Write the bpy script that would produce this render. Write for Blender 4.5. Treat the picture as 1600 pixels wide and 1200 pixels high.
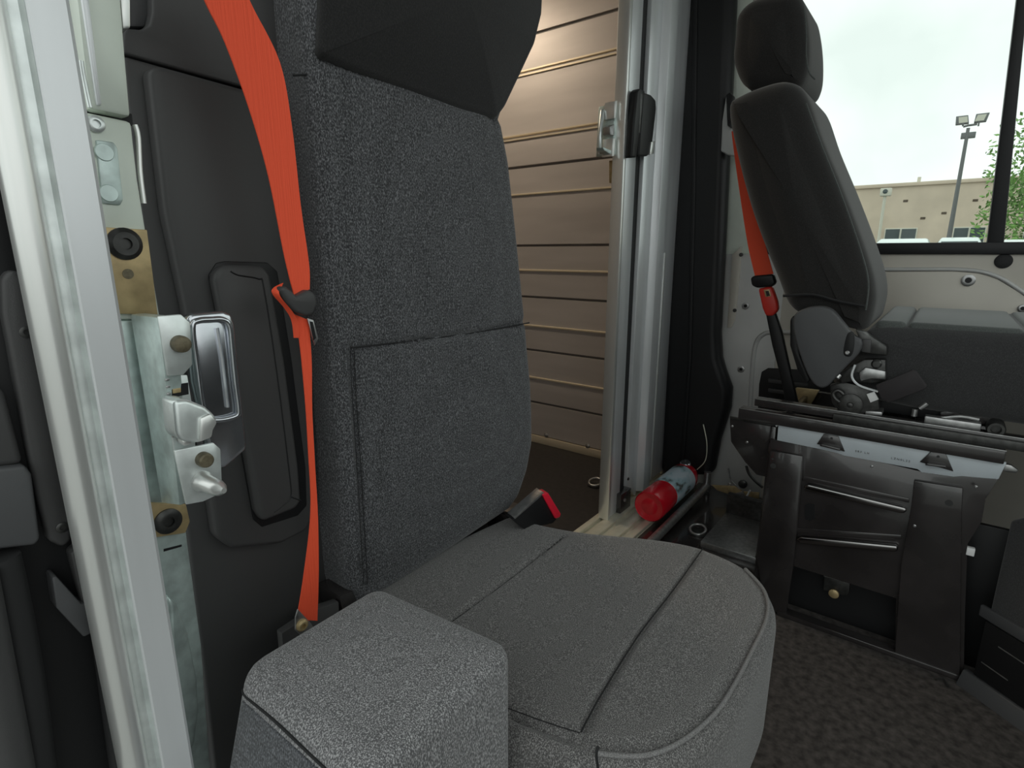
import bpy, bmesh, math, random
from mathutils import Vector, Matrix
random.seed(7)
SC = bpy.context.scene
for o in list(bpy.data.objects): bpy.data.objects.remove(o, do_unlink=True)
COL = SC.collection
# ------------------------------------------------------------------ camera
# world: X = towards the nose of the van, Y = across the van to the driver's side, Z = up, cab floor at z = 0
FPX = 864.0; PITCH = math.radians(13.35); YAW = math.radians(37.8)
CAM = Vector((0, 0, .8))
cd = bpy.data.cameras.new('camera'); co = bpy.data.objects.new('camera', cd); COL.objects.link(co)
cd.sensor_width = 36; cd.lens = FPX / 1600 * 36; cd.clip_start = .02; cd.clip_end = 500
co.location = CAM; co.rotation_euler = (math.pi / 2 - PITCH, 0, YAW)
SC.camera = co
# ------------------------------------------------------------------ sky, exposure
SC.view_settings.view_transform = 'Standard'; SC.view_settings.look = 'None'
SC.view_settings.gamma = 1; SC.view_settings.use_curve_mapping = False
SC.view_settings.exposure = 0.72
W = bpy.data.worlds.new('overcast'); SC.world = W; W.use_nodes = True
nt = W.node_tree; nt.nodes.clear()
wo = nt.nodes.new('ShaderNodeOutputWorld'); bg = nt.nodes.new('ShaderNodeBackground')
tc = nt.nodes.new('ShaderNodeTexCoord'); nz = nt.nodes.new('ShaderNodeTexNoise'); rp = nt.nodes.new('ShaderNodeValToRGB')
nz.inputs['Scale'].default_value = 3.2; nz.inputs['Detail'].default_value = 5; nz.inputs['Roughness'].default_value = .45
rp.color_ramp.elements[0].position = .36; rp.color_ramp.elements[0].color = (.54, .60, .575, 1)
rp.color_ramp.elements[1].position = .62; rp.color_ramp.elements[1].color = (.735, .765, .75, 1)
nt.links.new(tc.outputs['Generated'], nz.inputs['Vector']); nt.links.new(nz.outputs['Fac'], rp.inputs['Fac'])
nt.links.new(rp.outputs['Color'], bg.inputs['Color']); bg.inputs['Strength'].default_value = 1.0
nt.links.new(bg.outputs[0], wo.inputs['Surface'])

# ------------------------------------------------------------------ pixel -> point on a known plane
_h = Vector((-math.sin(YAW), math.cos(YAW), 0)); _r = Vector((math.cos(YAW), math.sin(YAW), 0)); _k = Vector((0, 0, 1))
_f = _h * math.cos(PITCH) - _k * math.sin(PITCH); _u = _h * math.sin(PITCH) + _k * math.cos(PITCH)
def U(x, y, X=None, Y=None, Z=None):
    d = _f * FPX + _r * (x - 800) + _u * (600 - y)
    i, v = (0, X) if X is not None else (1, Y) if Y is not None else (2, Z)
    return CAM + d * ((v - CAM[i]) / d[i])
def UP(pts, **k): return [U(x, y, **k) for x, y in pts]

# ------------------------------------------------------------------ materials
def mat(name, col, rough=.6, metal=0, spec=.5, noise=None, bump=None, coat=0, emit=None):
    """noise=(scale, amount[, stretch]) colour variation, bump=(scale, strength[, stretch])"""
    m = bpy.data.materials.new(name); m.use_nodes = True; t = m.node_tree; b = t.nodes['Principled BSDF']
    b.inputs['Base Color'].default_value = (*col, 1); b.inputs['Roughness'].default_value = rough
    b.inputs['Metallic'].default_value = metal; b.inputs['Specular IOR Level'].default_value = spec
    if coat: b.inputs['Coat Weight'].default_value = coat
    if emit: b.inputs['Emission Color'].default_value = (*emit[0], 1); b.inputs['Emission Strength'].default_value = emit[1]
    def tex(sc, st):
        c = t.nodes.new('ShaderNodeTexCoord'); mp = t.nodes.new('ShaderNodeMapping'); n = t.nodes.new('ShaderNodeTexNoise')
        mp.inputs['Scale'].default_value = st; n.inputs['Scale'].default_value = sc; n.inputs['Detail'].default_value = 3
        t.links.new(c.outputs['Object'], mp.inputs['Vector']); t.links.new(mp.outputs[0], n.inputs['Vector']); return n
    if noise:
        n = tex(noise[0], noise[2] if len(noise) > 2 else (1, 1, 1)); r = t.nodes.new('ShaderNodeValToRGB'); a = noise[1]
        r.color_ramp.elements[0].position = .3; r.color_ramp.elements[1].position = .7
        r.color_ramp.elements[0].color = (*[max(0, c * (1 - a)) for c in col], 1); r.color_ramp.elements[1].color = (*[min(1, c * (1 + a)) for c in col], 1)
        t.links.new(n.outputs['Fac'], r.inputs['Fac']); t.links.new(r.outputs['Color'], b.inputs['Base Color'])
    if bump:
        n = tex(bump[0], bump[2] if len(bump) > 2 else (1, 1, 1)); bp = t.nodes.new('ShaderNodeBump'); bp.inputs['Strength'].default_value = bump[1]; bp.inputs['Distance'].default_value = .001
        t.links.new(n.outputs['Fac'], bp.inputs['Height']); t.links.new(bp.outputs[0], b.inputs['Normal'])
    return m
def fabric(name, dark, light, dots=True, period=.0042, amt=1):
    m = bpy.data.materials.new(name); m.use_nodes = True; t = m.node_tree; b = t.nodes['Principled BSDF']; L = t.links.new
    b.inputs['Roughness'].default_value = .85; b.inputs['Specular IOR Level'].default_value = .25
    b.inputs['Sheen Weight'].default_value = .25; b.inputs['Sheen Roughness'].default_value = .5
    c = t.nodes.new('ShaderNodeTexCoord')
    mp = t.nodes.new('ShaderNodeMapping'); mp.inputs['Scale'].default_value = (1, 1, .42); L(c.outputs['Object'], mp.inputs['Vector'])
    n = t.nodes.new('ShaderNodeTexNoise'); n.inputs['Scale'].default_value = 1000; n.inputs['Detail'].default_value = 2; L(mp.outputs[0], n.inputs['Vector'])
    r = t.nodes.new('ShaderNodeValToRGB'); e = r.color_ramp.elements
    e[0].position = .45; e[0].color = (*dark, 1); e[1].position = .72; e[1].color = (*light, 1)
    L(n.outputs['Fac'], r.inputs['Fac']); out = r.outputs['Color']; hgt = n.outputs['Fac']
    if dots:
        v = t.nodes.new('ShaderNodeTexVoronoi'); v.inputs['Scale'].default_value = 1 / period; v.inputs['Randomness'].default_value = .35
        L(c.outputs['Object'], v.inputs['Vector'])
        r2 = t.nodes.new('ShaderNodeValToRGB'); r2.color_ramp.elements[0].position = .12; r2.color_ramp.elements[1].position = .5
        r2.color_ramp.elements[0].color = (1 - .55 * amt,) * 3 + (1,); r2.color_ramp.elements[1].color = (1, 1, 1, 1); L(v.outputs['Distance'], r2.inputs['Fac'])
        mx = t.nodes.new('ShaderNodeMix'); mx.data_type = 'RGBA'; mx.blend_type = 'MULTIPLY'; mx.inputs[0].default_value = 1
        L(out, mx.inputs[6]); L(r2.outputs['Color'], mx.inputs[7]); out = mx.outputs[2]; hgt = v.outputs['Distance']
    L(out, b.inputs['Base Color'])
    bp = t.nodes.new('ShaderNodeBump'); bp.inputs['Strength'].default_value = .35; bp.inputs['Distance'].default_value = .0006
    L(hgt, bp.inputs['Height']); L(bp.outputs[0], b.inputs['Normal'])
    return m
M = {}
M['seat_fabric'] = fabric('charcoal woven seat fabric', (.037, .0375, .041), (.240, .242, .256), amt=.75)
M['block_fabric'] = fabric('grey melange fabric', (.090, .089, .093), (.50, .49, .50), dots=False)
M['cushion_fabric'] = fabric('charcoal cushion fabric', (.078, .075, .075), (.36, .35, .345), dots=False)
M['ribbed_fabric'] = fabric('charcoal ribbed fabric', (.05, .052, .058), (.20, .205, .225), period=.003)
M['plain_fabric'] = fabric('plain black head fabric', (.012, .0115, .012), (.026, .025, .025), dots=False)
M['driver_fabric'] = fabric('driver seat fabric', (.016, .015, .0145), (.029, .027, .026), dots=False)
M['driver_cushion'] = fabric('driver cushion fabric', (.075, .083, .08), (.12, .13, .125), dots=False)
M['driver_apron'] = fabric('driver seat apron', (.036, .036, .037), (.062, .062, .064), dots=False)
M['stitch'] = mat('dark stitch thread', (.012, .012, .013), .8)
M['piping'] = mat('grey fabric piping', (.20, .195, .195), .8, noise=(900, .5))
M['plastic'] = mat('matt black plastic', (.062, .061, .062), .48, spec=.4, bump=(1500, .12))
M['plastic_dark'] = mat('deep black plastic', (.012, .012, .013), .45, spec=.35)
M['plastic_grey'] = mat('charcoal plastic', (.075, .076, .08), .5, spec=.4, bump=(1200, .1))
M['rubber'] = mat('black rubber', (.015, .015, .016), .7)
M['gloss_black'] = mat('glossy black painted steel', (.030, .0265, .0265), .22, spec=.7, coat=.4, noise=(12, .3))
M['polished_black'] = mat('polished black pressing', (.34, .33, .33), .16, 1)
M['alu'] = mat('satin aluminium', (.80, .82, .84), .36, .45, noise=(6, .10, (3, 3, .25)), bump=(300, .06, (1, 1, .03)))
M['alu_bright'] = mat('bright aluminium edge', (.86, .87, .85), .3, .7, noise=(8, .06, (2, 2, .2)))
M['zinc'] = mat('zinc plated steel', (.78, .83, .82), .33, .6, noise=(45, .18), bump=(200, .05))
M['zinc_teal'] = mat('greenish zinc plate', (.56, .66, .64), .36, .55, noise=(60, .22))
M['chrome'] = mat('polished cast metal', (.62, .64, .68), .2, .95, noise=(40, .1))
M['primer'] = mat('pale green grey pillar paint', (.74, .80, .72), .4, .15, noise=(20, .05))
M['gold'] = mat('yellow passivated plate', (.50, .38, .20), .42, .45, noise=(70, .2))
M['olive'] = mat('olive brown bolt head', (.17, .145, .095), .5, .4, noise=(300, .25))
M['steel_dark'] = mat('dark oxide steel', (.07, .07, .068), .38, .7, noise=(90, .3))
M['steel'] = mat('plain steel', (.42, .42, .42), .34, .85, noise=(90, .2))
M['webbing'] = mat('orange red webbing', (1.0, .115, .05), .62, spec=.25, bump=(420, .8, (.02, 1, .03)))
M['webbing_black'] = mat('black webbing', (.028, .024, .026), .7, bump=(600, .3))
M['red_plastic'] = mat('red buckle plastic', (.75, .045, .03), .4)
M['red_button'] = mat('translucent red button', (.85, .02, .05), .35)
M['red_paint'] = mat('red extinguisher enamel', (.62, .008, .022), .25, coat=.4)
M['cargo'] = mat('dull aluminium cargo panel', (.56, .52, .50), .48, .35, noise=(5, .12, (.3, 1, 2)))
M['cargo_bead'] = mat('folded aluminium bead', (.80, .70, .53), .4, .4)
M['cargo_gap'] = mat('panel joint strip', (.16, .145, .135), .6)
M['cargo_floor'] = mat('black rubber cargo floor', (.022, .019, .018), .6, noise=(60, .3), bump=(250, .3))
M['carpet'] = mat('dark grey brown floor mat', (.060, .053, .050), .9, noise=(70, .55), bump=(130, .9))
M['sill'] = mat('ivory aluminium sill', (.72, .70, .58), .42, .35, noise=(30, .1))
M['wall_beige'] = mat('warm grey painted steel', (.56, .53, .47), .42, .1, noise=(6, .06))
M['wall_grey'] = mat('cool grey painted steel', (.54, .54, .53), .42, .15, noise=(9, .06))
M['roof'] = mat('white headliner', (.75, .76, .75), .8)
M['sheen_strip'] = mat('flange with sky sheen in its colour', (.55, .60, .64), .4, .1, noise=(20, .05))  # pale tone carries the sky's reflection on the bent flange
M['ink'] = mat('dark print', (.03, .03, .03), .7)
M['white_tag'] = mat('white tag', (.85, .85, .85), .6)
M['frame_black'] = mat('black window frame', (.010, .010, .012), .5)
# ------------------------------------------------------------------ mesh helpers
def origin(p): 
    o = Vector((0, 0, 0))
    while p is not None: o = o + p.location; p = p.parent
    return o
def mk(name, verts, faces, m, parent=None, sharp=35, smooth=True, recalc=True):
    off = origin(parent); me = bpy.data.meshes.new(name)
    me.from_pydata([tuple(Vector(v) - off) for v in verts], [], faces)
    if recalc:
        bm = bmesh.new(); bm.from_mesh(me); bmesh.ops.recalc_face_normals(bm, faces=bm.faces); bm.to_mesh(me); bm.free()
    return link(name, me, m, parent, sharp, smooth)
def link(name, me, m, parent, sharp=35, smooth=True):
    me.materials.append(M[m] if isinstance(m, str) else m)
    if smooth:
        me.shade_smooth(); me.set_sharp_from_angle(angle=math.radians(sharp))
    o = bpy.data.objects.new(name, me); COL.objects.link(o)
    if parent: o.parent = parent
    return o
def thing(name, label, cat, loc, group=None, kind=None):
    o = bpy.data.objects.new(name, None); COL.objects.link(o); o.location = loc; o.empty_display_size = .05
    return tag(o, label, cat, group, kind)
def tag(o, label, cat=None, group=None, kind=None):
    o['label'] = label
    if cat: o['category'] = cat
    if group: o['group'] = group
    if kind: o['kind'] = kind
    return o
def bm_obj(name, bm, m, parent, bevel=0, seg=2, sharp=35, ang=25):
    off = origin(parent)
    bmesh.ops.remove_doubles(bm, verts=bm.verts, dist=1e-6); bmesh.ops.recalc_face_normals(bm, faces=bm.faces)
    if bevel > 0:
        es = [e for e in bm.edges if len(e.link_faces) == 2 and e.calc_face_angle(0) > math.radians(ang)]
        bmesh.ops.bevel(bm, geom=es, offset=bevel, segments=seg, profile=.5, affect='EDGES', clamp_overlap=True)
    for v in bm.verts: v.co -= off
    me = bpy.data.meshes.new(name); bm.to_mesh(me); bm.free()
    return link(name, me, m, parent, sharp)
def prism(name, poly, vec, m, parent=None, bevel=.001, seg=2, sharp=35):
    """polygon (front face) extruded by vec"""
    bm = bmesh.new(); vec = Vector(vec); a = [bm.verts.new(p) for p in poly]; b = [bm.verts.new(Vector(p) + vec) for p in poly]; n = len(a)
    bm.faces.new(a); bm.faces.new(b[::-1])
    for i in range(n): bm.faces.new((a[i], b[i], b[(i + 1) % n], a[(i + 1) % n]))
    return bm_obj(name, bm, m, parent, bevel, seg, sharp)
def box(name, lo, hi, m, parent=None, bevel=.002, seg=2, rotz=0, piv=None):
    x0, y0, z0 = lo; x1, y1, z1 = hi
    p = [Vector(q) for q in ((x0, y0, z0), (x1, y0, z0), (x1, y1, z0), (x0, y1, z0))]
    v = Vector((0, 0, z1 - z0))
    if rotz:
        pv = Vector(piv) if piv else Vector(((x0 + x1) / 2, (y0 + y1) / 2, 0)); R = Matrix.Rotation(rotz, 3, 'Z')
        p = [R @ (q - pv) + pv for q in p]
    return prism(name, p, v, m, parent, bevel, seg)
def smoothpts(pts, k=6):
    pts = [Vector(p) for p in pts]; out = []
    for i in range(len(pts) - 1):
        p0 = pts[max(i - 1, 0)]; p1 = pts[i]; p2 = pts[i + 1]; p3 = pts[min(i + 2, len(pts) - 1)]
        for j in range(k):
            t = j / k
            out.append(.5 * ((2 * p1) + (p2 - p0) * t + (2 * p0 - 5 * p1 + 4 * p2 - p3) * t * t + (3 * p1 - p0 - 3 * p2 + p3) * t ** 3))
    return out + [pts[-1]]
def closed_smooth(pts, k=6):
    pts = [Vector(p) for p in pts]; n = len(pts); out = []
    for i in range(n):
        p0, p1, p2, p3 = pts[i - 1], pts[i], pts[(i + 1) % n], pts[(i + 2) % n]
        for j in range(k):
            t = j / k
            out.append(.5 * ((2 * p1) + (p2 - p0) * t + (2 * p0 - 5 * p1 + 4 * p2 - p3) * t * t + (3 * p1 - p0 - 3 * p2 + p3) * t ** 3))
    return out
def tube(name, pts, r, m, parent=None, n=8, smooth=0, closed=False):
    pts = smoothpts(pts, smooth) if smooth else [Vector(p) for p in pts]
    V, Fc = [], []; N = len(pts); up = None
    for i, p in enumerate(pts):
        if closed: d = pts[(i + 1) % N] - pts[i - 1]
        else: d = pts[min(i + 1, N - 1)] - pts[max(i - 1, 0)]
        d.normalize()
        if up is None:
            up = Vector((0, 0, 1)) if abs(d.z) < .9 else Vector((0, 1, 0))
        s = d.cross(up).normalized(); up = s.cross(d).normalized()
        rr = r[i] if isinstance(r, (list, tuple)) else r
        for j in range(n):
            a = 2 * math.pi * j / n; V.append(p + s * (rr * math.cos(a)) + up * (rr * math.sin(a)))
    for i in range(N if closed else N - 1):
        for j in range(n):
            k2 = (i + 1) % N
            Fc.append((i * n + j, i * n + (j + 1) % n, k2 * n + (j + 1) % n, k2 * n + j))
    if not closed: Fc += [tuple(range(n)), tuple(range((N - 1) * n, N * n))]
    return mk(name, V, Fc, m, parent, 50)
def lathe(name, base, axis, prof, m, parent=None, n=20, sharp=35):
    """prof = [(distance along axis, radius)]"""
    base = Vector(base); d = Vector(axis).normalized(); s = d.orthogonal().normalized(); u = d.cross(s); V, Fc = [], []
    for h, r in prof:
        for j in range(n):
            a = 2 * math.pi * j / n; V.append(base + d * h + s * (r * math.cos(a)) + u * (r * math.sin(a)))
    for i in range(len(prof) - 1):
        for j in range(n): Fc.append((i * n + j, i * n + (j + 1) % n, (i + 1) * n + (j + 1) % n, (i + 1) * n + j))
    Fc += [tuple(range(n)), tuple(range((len(prof) - 1) * n, len(prof) * n))]
    return mk(name, V, Fc, m, parent, sharp)
def ribbon(name, left, right, vec, m, parent=None, k=6):
    """strap: two edge polylines, thickness vec"""
    L = smoothpts(left, k); R = smoothpts(right, k); vec = Vector(vec); V, Fc = [], []; n = len(L)
    for a, b in zip(L, R): V += [a, b, b + vec, a + vec]
    for i in range(n - 1):
        for j in range(4): Fc.append((4 * i + j, 4 * i + (j + 1) % 4, 4 * i + 4 + (j + 1) % 4, 4 * i + 4 + j))
    Fc += [(0, 1, 2, 3), (4 * n - 4, 4 * n - 3, 4 * n - 2, 4 * n - 1)]
    return mk(name, V, Fc, m, parent, 50)
def resample(poly, n):
    P = [Vector(p) for p in poly]; L = [(P[(i + 1) % len(P)] - P[i]).length for i in range(len(P))]; T = sum(L); out = []; i = 0; acc = 0
    for k in range(n):
        s = T * k / n
        while acc + L[i] < s: acc += L[i]; i += 1
        out.append(P[i].lerp(P[(i + 1) % len(P)], (s - acc) / L[i] if L[i] else 0))
    return out
def inset(poly, d):
    n = len(poly); A = sum(poly[i].x * poly[(i + 1) % n].y - poly[(i + 1) % n].x * poly[i].y for i in range(n)); sg = 1 if A > 0 else -1; out = []
    for i in range(n):
        t = (poly[(i + 1) % n] - poly[i - 1]).normalized(); out.append(poly[i] + Vector((-t.y, t.x)) * (d * sg))
    return out
def dseg(p, seg):
    best = 9
    for a, b in zip(seg[:-1], seg[1:]):
        ab = b - a; t = max(0, min(1, (p - a).dot(ab) / max(ab.length_squared, 1e-12))); best = min(best, (p - a - ab * t).length)
    return best
def pillow(name, outline, mapf, D, r, m, parent, both=False, n=160, rings=40, crown=.0, seams=(), sd=.005, sw=.004, cs=2, hfun=None, drop=6):
    """soft upholstered solid: 2D outline, depth D, rounded rim r; mapf(a, b, h) -> world; seams are grooves pressed in"""
    O = resample([Vector(p) for p in outline], n); lev = []
    q = 5
    if both:
        for i in range(q): t = i / q * math.pi / 2; lev.append((r * (1 - math.sin(t)), r * (1 - math.cos(t))))
        lev.append((0, r))
    else: lev.append((0, 0))
    for i in range(1, drop + 1): lev.append((0, lev[-1][1] + (D - r - (r if both else 0)) / drop))
    top0 = D - r
    for i in range(1, q + 1): t = i / q * math.pi / 2; lev.append((r * (1 - math.cos(t)), top0 + r * math.sin(t)))
    V, Fc = [], []; S = [[Vector(p) for p in s] for s in seams]
    ringsP = [(inset(O, d) if d else O, h) for d, h in lev]
    inner = ringsP[-1][0]; c = Vector((sum(p.x for p in inner) / n, sum(p.y for p in inner) / n))
    for i in range(1, rings): s = 1 - i / rings; ringsP.append(([c + (p - c) * s for p in inner], D))
    nlev = len(lev)
    for k, (P, h) in enumerate(ringsP):
        f = max(0, (k - nlev + 1) / rings)
        for p in P:
            hh = h
            if k >= nlev - 4:
                hh += crown * (1 - (1 - f) ** cs) if crown else 0
                for s in S:
                    ds = dseg(p, s)
                    if ds < sw * 3: hh -= sd * math.exp(-(ds / sw) ** 2)
                if hfun: hh += hfun(p.x, p.y)
            V.append(Vector(mapf(p.x, p.y, hh)))
    R = len(ringsP)
    for k in range(R - 1):
        for j in range(n): Fc.append((k * n + j, k * n + (j + 1) % n, (k + 1) * n + (j + 1) % n, (k + 1) * n + j))
    V.append(Vector(mapf(c.x, c.y, D + crown + (hfun(c.x, c.y) if hfun else 0)))); ci = len(V) - 1
    for j in range(n): Fc.append(((R - 1) * n + j, (R - 1) * n + (j + 1) % n, ci))
    Fc.append(tuple(range(n)))
    return mk(name, V, Fc, m, parent, 60)
def screw(parent, p, axis, r, m='steel', head=.0025, name='screw'):
    a = Vector(axis).normalized()
    s = lathe(name, p, a, [(-.001, r), (head * .6, r), (head, r * .75), (head, r * .42), (head * .35, r * .38)], m, parent, 14)
    return s

# ================================================================== THE SETTING
def S(o, label, cat='structure'): return tag(o, label, cat, None, 'structure')
Yw = 1.87; ZR = 1.85
S(box('floor', (-.60, .10, -.03), (1.3, Yw, 0), 'carpet', None, 0), 'dark grey brown textured mat on the cab floor', 'floor')
S(box('floor_cargo', (-3.6, .10, -.03), (-.76, Yw, 0), 'cargo_floor', None, 0), 'black rubber floor of the cargo bay behind the partition', 'floor')
S(box('ceiling', (-3.6, .05, ZR), (1.0, Yw + .1, ZR + .04), 'roof', None, 0), 'white roof lining above the cab', 'ceiling')
S(box('wall_rear', (-3.64, .05, -.03), (-3.6, Yw + .05, ZR), 'cargo', None, 0), 'dull metal end wall of the cargo bay', 'wall')
S(box('wall_right', (-3.6, .06, -.03), (-.70, .10, ZR), 'cargo', None, 0), 'dull metal near side wall of the cargo bay', 'wall')
# partition behind the jump seat
S(box('wall_partition', (-.74, .10, 0), (-.70, .86, ZR), 'plastic_dark', None, .002), 'black partition behind the folding seat', 'wall')
# ribbed cargo wall: every horizontal plank its own piece
cw = thing('wall_cargo', 'dull aluminium cargo wall of horizontal folded planks seen through the doorway', 'wall', (-2.1, Yw, 0), kind='structure')
box('backing', (-3.6, Yw, -.03), (-.72, Yw + .03, ZR), 'cargo_gap', cw, 0)
joints = [.035, .179, .286, .403, .505, .623, .73, .828, 1.026, 1.13, 1.233, 1.457, 1.59, 1.85]
kinds = ['n', 'gap', 'bead', 'gap', 'bead', 'gap', 'bead', 'gap', 'bead', 'gap', 'bead2', 'bead2', 'gap', 'n']
for i in range(len(joints) - 1):
    z0, z1 = joints[i], joints[i + 1]; g = .004
    k0, k1 = kinds[i], kinds[i + 1]
    a = z0 + (.004 if k0 == 'gap' else .0005); b = z1 - (.004 if k1 == 'gap' else .0005)
    prism('plank', [Vector((-3.6, Yw - .001, a)), Vector((-3.6, Yw - .008, a + .0015)), Vector((-3.6, Yw - .008, b - .0015)), Vector((-3.6, Yw - .001, b))], (2.86, 0, 0), 'cargo', cw, 0)
    if k0.startswith('bead'):
        for dz in ((0, .014) if k0 == 'bead2' else (0,)):
            prism('bead', [Vector((-3.6, Yw - .002, z0 + dz - .006)), Vector((-3.6, Yw - .014, z0 + dz - .002)), Vector((-3.6, Yw - .014, z0 + dz + .003)), Vector((-3.6, Yw - .002, z0 + dz + .006))], (2.86, 0, 0), 'cargo_bead', cw, 0)
box('kick_strip', (-3.6, Yw - .012, 0), (-.74, Yw, .033), 'cargo_bead', cw, .001)
for x, y in ((853, 680), (918, 697)):
    lathe('rivet', U(x, y, Y=Yw - .009), (0, -1, 0), [(-.002, .011), (.002, .010), (.005, .006), (.006, .002)], 'steel', cw, 12)
# ivory sill track running across under the partition door
sl = thing('trim_1', 'ivory metal sill track under the partition doorway', 'trim', (-.68, 1.3, 0), kind='structure')
box('sill_base', (-.76, .86, -.03), (-.60, Yw - .03, .004), 'sill', sl, .001)
for x0, x1, zz in ((-.756, -.737, .014), (-.725, -.690, .012), (-.672, -.640, .012), (-.622, -.602, .014)):
    box('sill_rib', (x0, .86, .002), (x1, Yw - .03, zz), 'sill', sl, .002)
# partition door posts
pj = thing('trim_2', 'satin aluminium door post beside the cargo doorway', 'trim', (-.72, 1.44, 0), kind='structure')
box('post', (-.745, 1.398, .012), (-.715, 1.472, ZR), 'alu', pj, .003)
box('edge_strip', (-.742, 1.386, .012), (-.709, 1.400, ZR), 'alu_bright', pj, .0015)
box('gap_seal', (-.745, 1.470, .02), (-.732, 1.535, ZR), 'rubber', pj, 0)
box('foot_plate', (-.724, 1.45, .012), (-.700, 1.52, .075), 'gloss_black', pj, .002)
screw(pj, (-.699, 1.475, .05), (1, 0, 0), .006)
pk = thing('trim_3', 'grey aluminium fixed jamb beside the black pillar cover', 'trim', (-.72, 1.65, 0), kind='structure')
prism('flange', [Vector(p) for p in ((-.72, 1.53, .07), (-.72, 1.600, .012), (-.72, 1.600, ZR), (-.72, 1.53, ZR))], (-.025, 0, 0), 'alu', pk, .0015)
prism('channel', [Vector(p) for p in ((-.7195, 1.600, .03), (-.700, 1.612, .03), (-.700, 1.66, .03), (-.722, 1.69, .03), (-.722, 1.84, .03), (-.75, 1.84, .03), (-.75, 1.600, .03))], (0, 0, ZR - .03), 'alu', pk, .001)
box('rub_strip', (-.7225, 1.715, .03), (-.7175, 1.722, .8), 'alu_bright', pk, .0005)
screw(pk, (-.7195, 1.535, .095), (1, 0, 0), .005, 'steel_dark')
# driver-side wall with the side window
wl = thing('wall_left', 'grey and beige painted steel wall on the driver side', 'wall', (0, Yw, 0), kind='structure')
zs = .796; XL = -.47
box('lower_panel', (-.40, Yw, -.03), (1.3, Yw + .05, zs), 'wall_beige', wl, 0)
box('pillar_panel', (-.72, Yw - .004, -.03), (-.395, Yw + .05, zs), 'wall_grey', wl, .002)
box('upper_pillar', (-.72, Yw, zs), (XL, Yw + .05, ZR), 'primer', wl, .002)
box('top_rail', (XL, Yw, 1.62), (1.3, Yw + .05, ZR), 'wall_beige', wl, 0)
# pressed swage line
sw = UP([(1382, 421), (1440, 421), (1490, 421), (1530, 424), (1560, 433), (1590, 451), (1640, 486)], Y=Yw - .001)
tube('swage_line', sw, .0055, 'wall_grey', wl, 8, 4)
prism('raised_panel', UP([(1300, 425), (1490, 424), (1528, 427), (1558, 436), (1588, 454), (1640, 490), (1700, 560), (1300, 560)], Y=Yw - .003), (0, .004, 0), 'wall_beige', wl, .0015)
lathe('plug', U(1568, 408, Y=Yw), (0, -1, 0), [(0, .018), (.003, .018), (.005, .014), (.005, .004)], 'rubber', wl, 24)
def ringnut(x, y, r, par=wl, YY=Yw - .004):
    p = U(x, y, Y=YY); a = lathe('rivet_nut', p, (0, -1, 0), [(0, r), (.003, r), (.004, r * .8), (.004, r * .5), (-.002, r * .45)], 'steel', par, 20)
    lathe('bore', p, (0, -1, 0), [(0, r * .45), (.0015, r * .45)], 'plastic_dark', a, 14)
for x, y, r in ((1513, 438, .015), (1165, 478, .011), (1158, 577, .011), (1598, 482, .010)): ringnut(x, y, r)
# upper pillar wires and hinge plate
prism('hinge_plate', UP([(1144, 398), (1158, 385), (1156, 425), (1148, 500), (1142, 512), (1136, 512)], Y=Yw - .012), (0, .012, 0), 'wall_beige', wl, .001)
for x, y in ((1158, 398), (1148, 485)): screw(wl, U(x, y, Y=Yw - .013), (0, -1, 0), .006, 'steel_dark')
# arched swage and black cut-out
tube('arch_swage', UP([(1172, 640), (1174, 600), (1177, 560), (1182, 535), (1192, 523), (1206, 519), (1250, 519)], Y=Yw - .005), .007, 'wall_grey', wl, 8, 5)
prism('cut_out', UP([(1184, 640), (1186, 600), (1190, 581), (1200, 575), (1300, 580), (1330, 650)], Y=Yw - .006), (0, .004, 0), 'plastic_dark', wl, .001)
# window
wn = thing('window_1', 'driver side window in a black frame with a slanting post', 'window', (0, Yw, .8), kind='structure')
box('bottom_frame', (XL, Yw - .012, zs), (1.3, Yw + .04, .826), 'frame_black', wn, .003)
box('rear_frame', (XL - .01, Yw - .012, .826), (XL + .02, Yw + .04, 1.62), 'frame_black', wn, .003)
box('top_frame', (XL, Yw - .012, 1.60), (1.3, Yw + .04, 1.63), 'frame_black', wn, .003)
prism('mullion', UP([(1541, 388), (1568, 388), (1606, 0), (1640, -200), (1612, -200), (1588, 0)], Y=Yw - .010), (0, .04, 0), 'frame_black', wn, .003)
gm = bpy.data.materials.new('window glass'); gm.use_nodes = True; t = gm.node_tree; t.nodes.clear()
go = t.nodes.new('ShaderNodeOutputMaterial'); gx = t.nodes.new('ShaderNodeMixShader'); gt = t.nodes.new('ShaderNodeBsdfTransparent'); gg = t.nodes.new('ShaderNodeBsdfGlossy'); gf = t.nodes.new('ShaderNodeFresnel')
gt.inputs[0].default_value = (.95, .985, .965, 1); gg.inputs['Roughness'].default_value = .02; gf.inputs['IOR'].default_value = 1.25
t.links.new(gf.outputs[0], gx.inputs[0]); t.links.new(gt.outputs[0], gx.inputs[1]); t.links.new(gg.outputs[0], gx.inputs[2]); t.links.new(gx.outputs[0], go.inputs[0])
M['glass'] = gm
mk('pane', [(XL, Yw + .02, .82), (1.3, Yw + .02, .82), (1.3, Yw + .02, 1.62), (XL, Yw + .02, 1.62)], [(0, 1, 2, 3)], 'glass', wn)
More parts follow.
